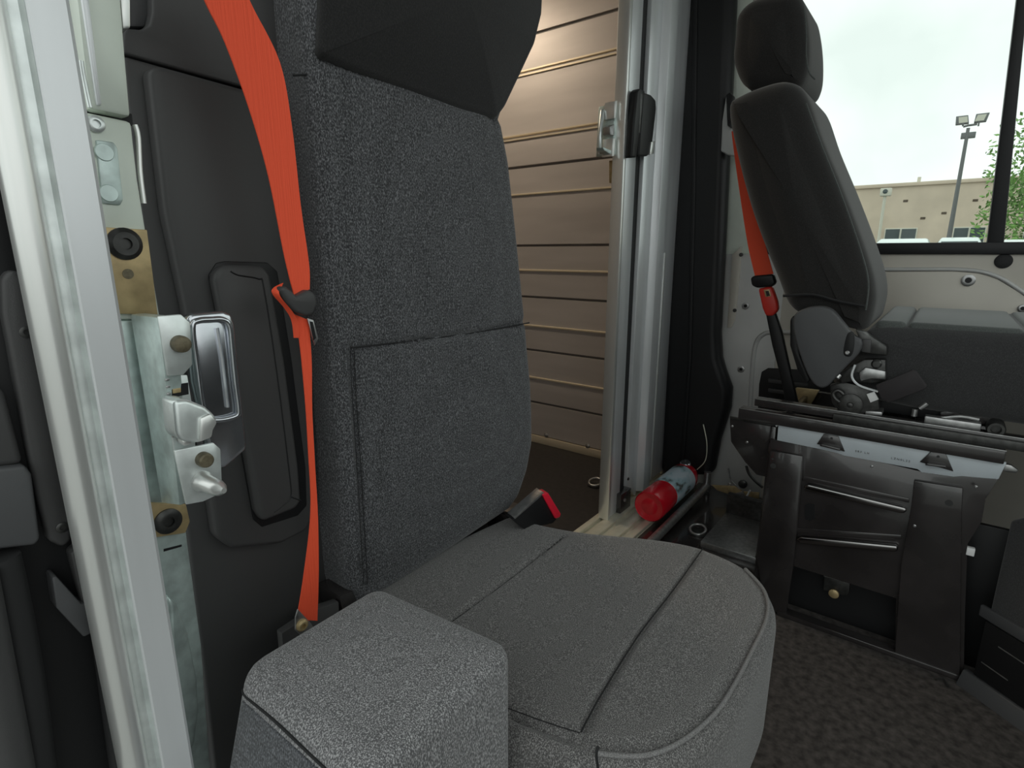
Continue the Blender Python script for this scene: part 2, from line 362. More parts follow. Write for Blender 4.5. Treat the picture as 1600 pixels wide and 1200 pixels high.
# black pillar cover on the driver side
tp = thing('trim_4', 'black moulded pillar cover with a swollen foot beside the driver seat', 'trim', (-.66, 1.82, 0), kind='structure')
Yp = 1.80
prism('cover', UP([(1046, -260), (1046, 0), (1044, 200), (1042, 400), (1036, 600), (1030, 745), (1112, 745), (1122, 690), (1138, 640), (1140, 608), (1130, 580), (1124, 560), (1122, 520), (1128, 400), (1137, 200), (1146, 0), (1150, -260)], Y=Yp), (0, .065, 0), 'plastic_dark', tp, .03, 5)
prism('rib', UP([(1083, -200), (1092, -200), (1086, 300), (1080, 560), (1068, 735), (1061, 735), (1074, 560), (1079, 300)], Y=Yp - .006), (0, .02, 0), 'plastic_dark', tp, .004, 3)

# ---- near-side pillar
np_ = thing('trim_5', 'pale green painted door pillar behind the aluminium post', 'trim', (-.54, .17, 0), kind='structure')
Xp = -.525
prism('upper_section', UP([(100, -200), (188, -200), (190, 0), (197, 90), (205, 183), (140, 170), (120, 0)], X=Xp), (-.04, 0, 0), 'primer', np_, .003)
prism('upper_groove', UP([(122, -200), (133, -200), (140, 0), (160, 165), (152, 165), (128, 0)], X=Xp + .003), (-.01, 0, 0), 'alu', np_, .002)
prism('blue_edge', UP([(184, -200), (203, -200), (205, 44), (192, 46), (188, 0)], X=Xp - .01), (-.02, 0, 0), 'alu_bright', np_, .002)
prism('gap_strip', UP([(120, 160), (206, 178), (208, 196), (125, 182)], X=Xp - .012), (-.02, 0, 0), 'rubber', np_, 0)
prism('mid_section', UP([(90, 182), (140, 176), (206, 190), (216, 280), (232, 380), (252, 500), (90, 500)], X=Xp), (-.04, 0, 0), 'primer', np_, .003)
cp = prism('cover_plate', UP([(150, 218), (178, 222), (184, 232), (193, 312), (188, 321), (160, 318)], X=Xp + .002), (-.004, 0, 0), 'zinc_teal', np_, .001)
for x, y in ((163, 238), (170, 302)): lathe('dimple', U(x, y, X=Xp + .002), (1, 0, 0), [(0, .0065), (.001, .006), (.001, .004)], 'zinc_teal', cp, 18)
lathe('hex_screw', U(149, 194, X=Xp), (1, 0, 0), [(0, .006), (.002, .006), (.003, .0045), (.003, .003), (.0005, .0028)], 'zinc', np_, 18)
tube('spring_wire', UP([(127, 95), (130, 115), (137, 150), (141, 168)], X=Xp + .006), .0016, 'zinc', np_, 8, 4)
tube('side_rod', UP([(211, 195), (216, 215), (219, 270), (225, 318)], X=Xp - .008), .0022, 'alu_bright', np_, 8, 4)
# gold brackets
gb = prism('gold_plate', UP([(150, 354), (230, 359), (238, 420), (247, 492), (170, 490)], X=Xp + .004), (-.004, 0, 0), 'gold', np_, .0008)
lathe('washer', U(194, 381, X=Xp + .004), (1, 0, 0), [(0, .0125), (.002, .0125), (.0045, .009), (.0045, .0045), (.0015, .0042)], 'steel_dark', gb, 26)
lathe('hole', U(200, 428, X=Xp + .004), (1, 0, 0), [(0, .004), (.0006, .004)], 'olive', gb, 16)
gb = prism('gold_plate', UP([(215, 785), (291, 788), (297, 815), (290, 833), (230, 842)], X=Xp + .004), (-.004, 0, 0), 'gold', np_, .0008)
lathe('washer', U(262, 814, X=Xp + .004), (1, 0, 0), [(0, .0115), (.002, .0115), (.004, .008), (.004, .0045), (.001, .0042)], 'steel_dark', gb, 26)
prism('lower_section', UP([(180, 500), (252, 500), (285, 770), (296, 860), (316, 1010), (330, 1200), (338, 1350), (180, 1350)], X=Xp), (-.04, 0, 0), 'zinc_teal', np_, .003)
prism('pressed_oval', UP([(262, 930), (278, 945), (295, 990), (309, 1060), (312, 1110), (306, 1160), (296, 1185), (272, 1180)], X=Xp + .006), (-.01, 0, 0), 'zinc_teal', np_, .005, 3)
prism('slot', UP([(256, 858), (284, 851), (284, 854), (256, 862)], X=Xp + .0006), (-.002, 0, 0), 'plastic_dark', np_, 0)
# aluminium post (edge extrusion)
ap = thing('trim_6', 'tall satin aluminium door post with a rounded bead in the near left', 'trim', (-.42, .1, 0), kind='structure')
def extr(name, prof, m, par, z0=-.15, z1=1.75, sharp=30):
    n = len(prof); V = [Vector((x, y, z0)) for x, y in prof] + [Vector((x, y, z1)) for x, y in prof]
    Fc = [(i, (i + 1) % n, n + (i + 1) % n, n + i) for i in range(n)] + [tuple(range(n)), tuple(range(n, 2 * n))]
    return mk(name, V, Fc, m, par, sharp)
bead = [(-.421 + .010 * math.sin(a), .0905 - .0085 * math.cos(a)) for a in [i * math.pi / 12 for i in range(13)]]
extr('bead_rail', [(-.425, .082)] + bead + [(-.425, .099)], 'alu_bright', ap, sharp=60)
extr('groove_rail', [(-.4205, .0985), (-.4195, .101), (-.4195, .104), (-.416, .1065), (-.43, .1065), (-.43, .0985)], 'zinc', ap)
extr('flat_rail', [(-.4150, .1060), (-.4140, .1070), (-.4140, .1245), (-.4155, .1265), (-.44, .1265), (-.44, .1060)], 'alu', ap)
# ---- open door at the extreme left
dr = thing('door_1', 'black inner panel of the open door at the left edge', 'door', (-.46, .03, 0), kind='structure')
prism('door_panel', UP([(-160, -150), (60, -150), (130, 500), (260, 1350), (-160, 1350)], X=-.45), (-.02, 0, 0), 'plastic_dark', dr, .002)
prism('raised_trim', UP([(2, 436), (14, 422), (32, 424), (48, 448), (70, 560), (98, 720), (112, 810), (112, 845), (98, 856), (76, 846), (58, 780), (40, 690), (14, 540), (4, 490)], X=-.441), (-.012, 0, 0), 'plastic', dr, .003, 3)
for x, y in ((41, 519), (97, 824)): screw(dr, U(x, y, X=-.441), (1, 0, 0), .0036, 'steel_dark', .0012)
prism('arm_block', UP([(-120, 745), (40, 728), (50, 742), (63, 842), (56, 852), (-120, 872)], X=-.432), (-.02, 0, 0), 'plastic_grey', dr, .003, 3)
prism('upper_block', UP([(-120, 560), (8, 610), (38, 726), (-120, 745)], X=-.437), (-.012, 0, 0), 'plastic', dr, .004, 3)
tube('door_seal', UP([(0, 870), (20, 960), (45, 1100), (70, 1300)], X=-.435), .010, 'rubber', dr, 10, 4)
tube('door_seal', UP([(-45, 900), (-15, 1050), (15, 1200), (35, 1330)], X=-.425), .012, 'plastic', dr, 10, 4)
tube('door_seal', UP([(55, -100), (45, 120), (62, 300), (82, 420), (110, 640), (160, 1000), (200, 1300)], X=-.434), .006, 'rubber', dr, 10, 4)
prism('stop_block', UP([(81, 903), (88, 900), (128, 944), (150, 938), (152, 985), (131, 996), (88, 950)], X=-.435), (-.015, 0, 0), 'plastic_grey', dr, .0015)
prism('step_rim', UP([(110, 865), (128, 850), (150, 930), (128, 944)], X=-.438), (-.012, 0, 0), 'plastic', dr, .0015)
# ---- black pillar trim behind the belt
bt = thing('trim_7', 'black moulded pillar trim with a grab handle behind the orange belt', 'trim', (-.63, .3, 0), kind='structure')
Xt = -.615
prism('upper_cover', UP([(193, 50), (198, 44), (222, 46), (234, 38), (238, 20), (238, -260), (520, -260), (520, 180), (445, 154), (193, 84)], X=Xt), (-.04, 0, 0), 'plastic', bt, .004, 3)
prism('brown_cap', UP([(196, -260), (236, -260), (236, 18), (226, 42), (200, 42)], X=Xt - .012), (-.03, 0, 0), 'plastic_grey', bt, .002)
prism('lower_cover', UP([(192, 86), (445, 157), (520, 182), (540, 500), (560, 1200), (560, 1500), (350, 1500), (334, 1200), (318, 1050), (300, 900), (284, 760), (257, 560), (234, 420), (221, 330), (204, 200)], X=Xt), (-.04, 0, 0), 'plastic', bt, .004, 3)
prism('raised_face', UP([(232, 108), (250, 102), (430, 152), (470, 300), (486, 520), (497, 720), (497, 790), (480, 830), (440, 850), (362, 858), (338, 840), (318, 700), (290, 480), (258, 330)], X=Xt + .018), (-.02, 0, 0), 'plastic', bt, .014, 4)
hd = prism('handle_well', UP([(326, 430), (338, 411), (352, 408), (418, 410), (434, 424), (456, 560), (478, 730), (480, 790), (466, 806), (410, 824), (396, 812)], X=Xt + .0195), (-.004, 0, 0), 'plastic_dark', bt, .0015)
prism('grab_handle', UP([(334, 434), (344, 418), (356, 414), (414, 416), (424, 430), (446, 560), (468, 730), (472, 784), (462, 796), (412, 816), (402, 800), (366, 590)], X=Xt + .034), (-.016, 0, 0), 'plastic', bt, .006, 4)
tube('handle_crease', UP([(360, 424), (372, 430), (404, 436), (412, 450), (432, 580), (452, 740), (454, 776), (442, 790), (428, 800)], X=Xt + .0338), .0009, 'plastic_dark', bt, 6, 4)
tube('handle_crease', UP([(454, 776), (470, 782)], X=Xt + .0338), .0009, 'plastic_dark', bt, 6)

# dashboard and firewall ahead of the seats (outside the frame)
dh = thing('wall_front', 'black dashboard across the front of the cab', 'dashboard', (1.1, .98, 0), kind='structure')
prism('dash_body', [Vector(p) for p in ((1.3, .12, 0), (1.02, .12, 0), (.98, .12, .30), (.82, .12, .45), (.80, .12, .72), (.90, .12, .82), (1.3, .12, .86))], (0, 1.74, 0), 'plastic_dark', dh, .01, 3)

# ================================================================== JUMP SEAT
js = thing('jump_seat', 'charcoal woven folding passenger seat with its cushion lowered', 'seat', (-.36, .58, 0))
Xf = -.55; Xb = -.615
def yz(pts, X): return [(p.y, p.z) for p in UP(pts, X=X)]
right = yz([(800, 800), (815, 778), (829, 735), (836, 690), (834, 600), (827, 505), (816, 400), (801, 250), (790, 190)], Xf)
oz = [(.386, .335)] + right + [(.700, 1.02), (.735, 1.10), (.76, 1.18), (.765, 1.28), (.73, 1.34), (.43, 1.34), (.378, 1.30), (.374, 1.0), (.374, .6), (.376, .37)]
seam_h = yz([(545, 543), (640, 532), (740, 519), (826, 504)], Xf)
seam_v = yz([(568, 915), (556, 720), (548, 600), (545, 543)], Xf)
seam_v = [(y + .004, z) for y, z in seam_v]
seam_top = yz([(512, 84), (560, 106), (650, 140), (720, 166), (788, 184)], Xf)
def bulge(y, z): return .010 * math.exp(-((z - .52) / .1) ** 2) * math.exp(-((y - .60) / .16) ** 2) + .006 * math.exp(-((z - .8) / .14) ** 2) * math.exp(-((y - .58) / .14) ** 2)
br = pillow('backrest', [Vector((a, b)) for a, b in oz], lambda a, b, h: (Xb + h, a, b), Xf - Xb, .022, 'seat_fabric', js, n=260, rings=110, crown=.006, cs=3,
            seams=[seam_h, seam_v, seam_top], sd=.006, sw=.0035, hfun=bulge)
def dx(p, d=.0005): return Vector((p.x + d, p.y, p.z))
tube('seam', [dx(p, .004) for p in UP([(545, 543), (640, 532), (740, 519), (824, 504)], X=Xf)], .0011, 'stitch', br, 6, 6)
for off in (0, 6):
    tube('stitching', [dx(p, .0018) for p in UP([(567 + off, 912), (557 + off, 740), (549 + off, 620), (546 + off, 548)], X=Xf)], .0005, 'stitch', br, 6, 6)
tube('side_seam', UP([(458, 118), (480, 117), (499, 121)], X=-.566), .0012, 'stitch', br, 6, 4)
# head panel: smoother, darker, standing forward
Xh = -.508
ho = yz([(516, -40), (514, 30), (511, 82), (560, 104), (650, 138), (720, 164), (786, 184), (800, 165), (822, 118), (846, 66), (857, 20), (860, -40), (852, -110), (800, -170), (600, -170), (530, -120)], -.53)
hp = pillow('head_panel', [Vector(p) for p in ho], lambda a, b, h: (-.552 + h, a, b), .012, .007, 'plain_fabric', js, n=160, rings=30, crown=.018, cs=2)
# cushion
Zc = .35
far = [(-.555, .70), (-.50, .715), (-.435, .736), (-.34, .782), (-.28, .803), (-.234, .806), (-.176, .789), (-.139, .747), (-.122, .69), (-.120, .60), (-.122, .517), (-.130, .471), (-.144, .432), (-.164, .404), (-.197, .382), (-.30, .362), (-.555, .362)]
co2 = closed_smooth([Vector((a, b)) for a, b in far], 5)
co2 = inset(co2, -.012)
s1 = [(U(x, y, Z=Zc).x, U(x, y, Z=Zc).y) for x, y in ((908, 1144), (940, 1085), (1000, 990), (1050, 925), (1098, 858))]
s2 = [(U(x, y, Z=Zc).x, U(x, y, Z=Zc).y) for x, y in ((700, 970), (760, 925), (820, 880), (880, 835))]
s3 = [(U(x, y, Z=Zc).x, U(x, y, Z=Zc).y) for x, y in ((790, 1104), (850, 1126), (906, 1144))]
s4 = inset([Vector((p.x, p.y)) for p in smoothpts([Vector((a, b, 0)) for a, b in far[5:16]], 6)], .0)
cc_ = Vector((-.34, .57)); s4 = [p + (cc_ - p).normalized() * .0065 for p in s4]
def cush(x, y): return -.012 * math.exp(-((x + .36) / .09) ** 2) * math.exp(-((y - .57) / .15) ** 2)
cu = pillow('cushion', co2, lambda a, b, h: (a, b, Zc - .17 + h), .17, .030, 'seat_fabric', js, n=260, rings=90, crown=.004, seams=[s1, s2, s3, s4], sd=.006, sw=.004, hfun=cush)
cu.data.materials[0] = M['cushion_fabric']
def onc(pts, z=Zc): return UP(pts, Z=z)
tube('seam', [Vector((a, b, Zc + .0005)) for a, b in s1], .0010, 'stitch', cu, 6, 6)
tube('seam', [Vector((a, b, Zc - .003 + cush(a, b))) for a, b in s2], .0007, 'stitch', cu, 6, 6)
tube('stitching', [Vector((a, b, Zc - .001)) for a, b in s3], .0006, 'stitch', cu, 6, 4)
pip = smoothpts([Vector((a, b, 0)) for a, b in far[6:15]], 8)
tube('piping', [Vector((p.x, p.y, Zc - .0045)) for p in pip], .0026, 'piping', cu, 8)
tube('corner_seam', UP([(935, 1166), (932, 1180), (936, 1215), (940, 1280)], X=-.165), .0012, 'stitch', cu, 6, 4)
# base under the cushion, hinge rail between cushion and back
box('seat_base', (-.56, .42, .0), (-.20, .70, .182), 'plastic_dark', js, .006)
tube('hinge_rail', UP([(598, 926), (680, 884), (760, 838), (812, 806)], X=-.553), .005, 'plastic', js, 8, 3)
for x, y in ((548, 940), (806, 812)): prism('hinge_bracket', UP([(x - 18, y - 8), (x + 14, y - 22), (x + 20, y + 16), (x - 10, y + 26)], X=-.56), (-.05, 0, 0), 'gloss_black', js, .002)
box('mounting_plate', (-.70, .40, .10), (-.612, .72, 1.0), 'plastic_dark', js, .004)

# padded block in the foreground
pb = thing('padded_armrest', 'grey fabric padded armrest block in the foreground with a piped side panel', 'armrest', (-.35, .25, 0))
Zb = .460
bo = [(-.430, .182), (-.436, .325), (-.268, .338), (-.262, .178)]
bo = []
for (cx, cy), a0 in (((-.412, .196), 180), ((-.414, .308), 90), ((-.278, .320), 0), ((-.276, .196), -90)):
    for k in range(6): a = math.radians(a0 + 90 - 90 * k / 5); bo.append(Vector((cx + .020 * math.cos(a), cy + .020 * math.sin(a))))
def bmap(a, b, h):
    f = 1 + 1.0 * (1 - h / .30)           # widens a little towards the foot on the near side
    if b < .26: b = .26 + (b - .26) * f
    if a < -.35: a = -.35 + (a + .35) * (1 + .12 * (1 - h / .30))
    return (a, b, Zb - .30 + h)
def bh(x, y): return -.10 * max(0, x + .33) ** 1.0 * .35 + .0
pbm = pillow('padding', bo, bmap, .30, .016, 'block_fabric', pb, n=160, rings=40, crown=.006, hfun=None)
tube('side_seam', [bmap(x, y, h) for x, y, h in ((-.424, .1800, .278), (-.412, .1765, .280), (-.37, .1758, .283), (-.32, .1758, .283), (-.276, .1760, .283))], .0014, 'stitch', pb, 6, 4)
prism('side_panel', [bmap(-.416, .1775, .276), bmap(-.278, .1775, .280), bmap(-.278, .1775, .0), bmap(-.416, .1775, .0)], (0, -.003, 0), 'ribbed_fabric', pb, .002)
box('armrest_foot', (-.40, .20, 0), (-.30, .32, .16), 'plastic_dark', pb, .004)

# ================================================================== ORANGE BELT (jump seat)
sb = thing('seat_belt', 'bright orange seat belt hanging beside the folding seat', 'seat belt', (-.54, .33, .3))
Xs = -.535
ribbon('shoulder_webbing', UP([(300, -60), (320, 0), (352, 66), (390, 170), (420, 275), (445, 400), (460, 462)], X=Xs), UP([(372, -60), (390, 0), (437, 96), (456, 195), (470, 320), (483, 412), (484, 452)], X=Xs), (-.0015, 0, 0), 'webbing', sb)
ribbon('loop_webbing', UP([(443, 442), (428, 450), (427, 460), (444, 480), (456, 500), (460, 528)], X=Xs - .003), UP([(440, 448), (436, 455), (440, 466), (458, 488), (466, 505), (467, 528)], X=Xs + .004), (-.0015, 0, 0), 'webbing', sb)
ribbon('lap_webbing', UP([(458, 490), (468, 530), (477, 620), (482, 700), (486, 800), (475, 900), (464, 968)], X=Xs - .002), UP([(482, 500), (487, 560), (488, 640), (492, 720), (497, 810), (498, 900), (496, 970)], X=Xs - .002), (-.0015, 0, 0), 'webbing', sb)
tg = prism('tongue', UP([(439, 452), (446, 446), (458, 456), (464, 463), (484, 452), (494, 460), (497, 474), (490, 492), (478, 494), (464, 488), (450, 472)], X=Xs + .010), (-.016, 0, 0), 'plastic', sb, .004, 3)
prism('metal_blade', UP([(480, 497), (490, 500), (498, 529), (492, 540)], X=Xs + .002), (-.002, 0, 0), 'steel', sb, .0006)
prism('blade_slot', UP([(484, 502), (489, 503), (494, 528), (490, 532)], X=Xs + .0024), (-.001, 0, 0), 'plastic_dark', sb, 0)
an = prism('anchor_plate', UP([(466, 952), (487, 975), (496, 990), (478, 1000), (462, 985), (462, 965)], X=Xs + .004), (-.003, 0, 0), 'steel', sb, .001)
lathe('anchor_bolt', U(471, 976, X=Xs + .004), (1, 0, 0), [(0, .007), (.003, .007), (.005, .005), (.005, .0028), (.001, .0028)], 'gold', an, 18)
# dark duct the lap belt anchors to
prism('anchor_bracket', UP([(440, 990), (500, 950), (530, 940), (535, 1100), (450, 1100)], X=Xs - .025), (-.012, 0, 0), 'plastic', sb, .002)
# buckle with red button
bk = thing('belt_buckle', 'black belt buckle with a bright red release button behind the seat cushion', 'buckle', tuple(U(840, 800, X=-.50)))
prism('buckle_body', UP([(800, 812), (849, 770), (858, 776), (870, 812), (864, 818), (820, 828)], X=-.50), (-.02, .008, 0), 'plastic_dark', bk, .002)
prism('buckle_edge', UP([(803, 809), (849, 769), (851, 771), (805, 811)], X=-.4985), (-.02, .008, 0), 'steel', bk, .0004)
prism('release_button', UP([(847, 772), (857, 770), (877, 803), (875, 809), (868, 811), (850, 778)], X=-.497), (-.02, .008, 0), 'red_button', bk, .0025, 3)
tube('stalk', UP([(820, 822), (790, 850), (770, 880)], X=-.515), .006, 'plastic_dark', bk, 8, 3)

# ================================================================== NEAR LATCH
lt = thing('door_latch', 'large zinc plated latch with claw and tapered pin in the near left', 'latch', tuple(U(290, 640, X=-.46)))
Xl = -.460
cY = U(247, 495, X=Xl).y
hs = prism('housing', [U(203, 491, Y=cY), U(247, 496, Y=cY), U(280, 790, Y=cY), U(252, 786, Y=cY)], (0, .012, 0), 'zinc_teal', lt, .0015)
prism('upper_flange', UP([(247, 494), (283, 491), (298, 505), (301, 570), (287, 586), (262, 588)], X=Xl + .002), (-.003, 0, 0), 'zinc', lt, .001)
prism('middle_plate', UP([(258, 586), (293, 586), (302, 640), (306, 700), (272, 704)], X=Xl - .006), (-.003, 0, 0), 'zinc', lt, .0008)
prism('slot', UP([(268, 602), (294, 598), (295, 616), (269, 621)], X=Xl - .0052), (-.001, 0, 0), 'plastic_dark', lt, 0)
prism('slot_spring', UP([(270, 608), (283, 606), (283, 613), (270, 615)], X=Xl - .0045), (-.001, 0, 0), 'gold', lt, .0003)
prism('lower_flange', UP([(272, 704), (334, 692), (345, 702), (348, 770), (318, 784), (291, 789)], X=Xl + .002), (-.003, 0, 0), 'zinc', lt, .001)
prism('claw', UP([(271, 626), (292, 624), (322, 636), (338, 650), (341, 662), (335, 672), (330, 684), (312, 693), (284, 690), (276, 680)], X=Xl + .020), (-.024, 0, 0), 'zinc', lt, .004, 3)
prism('claw_tip', UP([(313, 654), (330, 646), (341, 660), (334, 672), (332, 684), (312, 692)], X=Xl + .023), (-.012, 0, 0), 'alu_bright', lt, .002)
prism('latch_roller', UP([(283, 688), (298, 682), (302, 694), (288, 698)], X=Xl + .012), (-.010, 0, 0), 'alu_bright', lt, .002)
tr = prism('tray', UP([(292, 496), (302, 490), (350, 486), (362, 492), (367, 505), (374, 580), (386, 696), (384, 704), (350, 734), (330, 720), (304, 600)], X=Xl - .035), (-.012, 0, 0), 'chrome', lt, .004, 3)
tube('tray_rim', [Vector((p.x + .002, p.y, p.z)) for p in closed_smooth(UP([(299, 512), (308, 501), (330, 499), (346, 499), (356, 508), (360, 540), (366, 600), (371, 640), (366, 650), (340, 656), (322, 652), (314, 630), (306, 570)], X=Xl - .035), 4)], .0026, 'chrome', tr, 8, closed=True)
tube('tray_ridge', [Vector((p.x + .001, p.y, p.z)) for p in UP([(338, 512), (346, 560), (355, 636)], X=Xl - .035)], .0016, 'chrome', tr, 6, 3)
for x, y, r in ((280, 537, .0066), (317, 717, .0062)):
    lathe('bolt_head', U(x, y, X=Xl + .002), (1, 0, 0), [(0, r), (.004, r), (.007, r * .92), (.008, r * .7)], 'olive', lt, 20)
lathe('locating_pin', U(316, 752, X=Xl + .002), (1, .06, 0), [(0, .0088), (.003, .0080), (.006, .0068), (.022, .0066), (.027, .0055), (.033, .0022)], 'alu_bright', lt, 20)
for i in range(9):
    yy = 592 + i * 11
    if yy < 690: prism('spring_coil', UP([(259 + i * 1.3, yy), (265 + i * 1.3, yy - 1), (265 + i * 1.3, yy + 3), (259 + i * 1.3, yy + 4)], X=Xl - .003), (-.002, 0, 0), 'steel', lt, .0003)

# ================================================================== FAR LATCH + HANDLE on the cargo door post
fl = thing('sliding_door_latch', 'small zinc latch on the far aluminium door post', 'latch', tuple(U(960, 205, X=-.75)))
Xq = -.735
prism('latch_case', UP([(962, 162), (990, 158), (984, 242), (957, 242)], X=Xq), (-.05, 0, 0), 'zinc_teal', fl, .003)
prism('face_flange', UP([(961, 158), (965, 157), (962, 184), (960, 185)], X=Xq + .004), (-.03, 0, 0), 'alu_bright', fl, .001)
prism('face_flange', UP([(958, 216), (962, 216), (960, 244), (956, 244)], X=Xq + .004), (-.03, 0, 0), 'alu_bright', fl, .001)
prism('latch_bolt', UP([(953, 198), (960, 194), (960, 212), (953, 210)], X=Xq), (-.02, 0, 0), 'steel', fl, .001)
tube('striker_loop', UP([(958, 176), (941, 174), (937, 215), (936, 238), (956, 234)], X=Xq - .03), .006, 'zinc', fl, 8)
prism('lower_arm', UP([(942, 230), (958, 236), (957, 243), (944, 235)], X=Xq), (-.02, 0, 0), 'zinc_teal', fl, .001)
prism('upper_bracket', UP([(973, 124), (986, 122), (984, 158), (974, 158), (976, 142), (972, 136)], X=Xq - .01), (-.02, 0, 0), 'gold', fl, .001)
prism('lower_bracket', UP([(962, 250), (978, 250), (976, 288), (962, 285)], X=Xq - .01), (-.02, 0, 0), 'gold', fl, .001)
for x, y in ((980, 146), (972, 276)): screw(fl, U(x, y, X=Xq - .009), (1, 0, 0), .011, 'steel_dark', .006, 'bolt_head')
fh = thing('pull_handle', 'black plastic pull handle on the far aluminium door post', 'handle', tuple(U(1005, 190, X=-.71)))
prism('grip_blade', UP([(996, 142), (1000, 138), (1008, 142), (1004, 180), (995, 246), (987, 246), (991, 190)], X=-.690), (-.022, 0, 0), 'plastic_dark', fh, .004, 3)
prism('handle_body', UP([(1006, 144), (1018, 148), (1025, 156), (1026, 170), (1018, 238), (1012, 244), (998, 244), (1002, 190)], X=-.700), (-.016, 0, 0), 'plastic_dark', fh, .005, 3)
prism('finger_slot', UP([(1001, 146), (1006, 148), (1003, 180), (1001, 208), (998, 208), (1000, 180)], X=-.6895), (-.003, 0, 0), 'steel_dark', fh, .001)
prism('end_clip', UP([(1018, 222), (1024, 220), (1022, 240), (1016, 242)], X=-.698), (-.018, 0, 0), 'alu_bright', fh, .001)

# ================================================================== FLOOR CLUTTER BESIDE THE SILL
blk = thing('floor_tray', 'glossy black metal floor tray between the sill and the driver seat base', 'floor tray', (-.43, 1.5, 0))
box('tray_pan', (-.60, .95, 0), (-.27, Yw - .01, .004), 'gloss_black', blk, .001)
box('tray_plate', (-.44, 1.42, .003), (-.275, 1.66, .022), 'steel', blk, .003)
box('tray_lip', (-.44, 1.64, .003), (-.275, 1.66, .085), 'steel_dark', blk, .003)
fe = thing('fire_extinguisher', 'small red fire extinguisher with a pale label lying on the sill', 'extinguisher', (-.62, 1.55, .012))
R = .047
a0 = Vector((-.610, 1.452, .014 + R)); ax = Vector((-.012, 1, .0)).normalized()
lathe('cylinder', a0, ax, [(.004, R * .80), (0, R * .93), (.004, R), (.085, R), (.285, R), (.305, R * .93), (.325, R * .7), (.338, R * .42), (.345, R * .40)], 'red_paint', fe, 40, 40)
lathe('base_dish', a0, ax, [(.0045, R * .86), (.010, R * .80), (.004, R * .55), (.001, R * .3), (0, R * .05)], 'red_paint', fe, 36, 50)
lb = bpy.data.materials.new('printed label'); lb.use_nodes = True; t = lb.node_tree; b = t.nodes['Principled BSDF']; b.inputs['Roughness'].default_value = .4
c = t.nodes.new('ShaderNodeTexCoord'); mp = t.nodes.new('ShaderNodeMapping'); n = t.nodes.new('ShaderNodeTexNoise'); r_ = t.nodes.new('ShaderNodeValToRGB')
mp.inputs['Scale'].default_value = (1, .45, 1.3); n.inputs['Scale'].default_value = 34; n.inputs['Detail'].default_value = 2
e = r_.color_ramp.elements; e[0].position = .34; e[0].color = (.07, .06, .05, 1); e[1].position = .43; e[1].color = (.42, .60, .68, 1)
q = r_.color_ramp.elements.new(.55); q.color = (.62, .72, .80, 1)
t.links.new(c.outputs['Object'], mp.inputs['Vector']); t.links.new(mp.outputs[0], n.inputs['Vector']); t.links.new(n.outputs['Fac'], r_.inputs['Fac']); t.links.new(r_.outputs['Color'], b.inputs['Base Color'])
M['label'] = lb
lathe('label_band', a0, ax, [(.110, R), (.1105, R + .0006), (.268, R + .0006), (.2685, R)], 'label', fe, 40)
lathe('neck', a0 + ax * .34, ax, [(0, .016), (.02, .016), (.022, .02), (.035, .02)], 'steel', fe, 18)
lathe('gauge', a0 + ax * .30 + Vector((.0, 0, .035)), (0, -.3, 1), [(0, .018), (.014, .018), (.017, .015)], 'chrome', fe, 20)
tube('safety_wire', [a0 + ax * .33 + Vector((.03, 0, .02)), a0 + ax * .33 + Vector((.055, 0, .06)), a0 + ax * .33 + Vector((.055, .0, .12)), a0 + ax * .34 + Vector((.035, .0, .18))], .0018, 'sill', fe, 6, 6)
rd = thing('floor_rod', 'grey metal rod lying across the sill next to the extinguisher', 'rod', (-.55, 1.6, 0))
tube('rod', [Vector((-.543, 1.27, .024)), Vector((-.553, 1.80, .024))], .013, 'steel', rd, 14)
tube('rod_tip', [Vector((-.543, 1.262, .024)), Vector((-.543, 1.272, .024))], .0135, 'steel', rd, 14)
tube('upright_stub', [Vector((-.553, 1.80, .006)), Vector((-.553, 1.80, .075))], .012, 'steel', rd, 12)
# tie-down ring on the cargo floor
for (x, y), lab, grp in (((930, 757), 'small metal tie down ring on the black cargo floor', 0), ((1090, 832), 'small metal clip ring on the black tray beside the driver seat base', 1)):
    p = U(x, y, Z=.004); tr_ = thing('tie_down_ring', lab, 'ring', tuple(p))
    lathe('ring_base', p, (0, 0, 1), [(-.004, .028), (.002, .028), (.005, .02), (.005, .005)], 'steel_dark', tr_, 18)
    tube('ring_loop', [p + Vector((.022 * math.cos(a), .022 * math.sin(a), .010 + .006 * math.sin(a))) for a in [i * math.pi / 8 for i in range(16)]], .004, 'steel', tr_, 8, closed=True)
# bracket, bolt and wires on the wall foot
wb = thing('wall_bracket', 'tan metal bracket with wires at the foot of the driver side wall', 'bracket', tuple(U(1150, 770, Y=1.8)))
prism('strap_plate', UP([(1112, 758), (1150, 760), (1160, 768), (1186, 770), (1186, 780), (1150, 776), (1120, 766)], Y=1.79), (0, .006, 0), 'gold', wb, .001)
prism('lug', UP([(1148, 772), (1160, 768), (1164, 778), (1152, 786), (1144, 782)], Y=1.77), (0, .01, 0), 'steel', wb, .001)
prism('lug', UP([(1160, 792), (1186, 798), (1186, 806), (1166, 802)], Y=1.77), (0, .01, 0), 'gold', wb, .001)
tube('wire', UP([(1138, 732), (1142, 750), (1156, 764)], Y=1.79), .003, 'steel', wb, 6, 4)
tube('wire', UP([(1166, 728), (1170, 740), (1180, 752), (1192, 762)], Y=1.79), .0045, 'steel_dark', wb, 6, 4)
tube('wire', UP([(1172, 766), (1162, 784), (1154, 790)], Y=1.765), .003, 'white_tag', wb, 6, 4)
lathe('bolt', U(1161, 756, Y=1.80), (0, -1, 0), [(0, .014), (.006, .014), (.009, .009)], 'steel_dark', wb, 16)
screw(wb, U(1140, 757, Y=1.80), (0, -1, 0), .006)

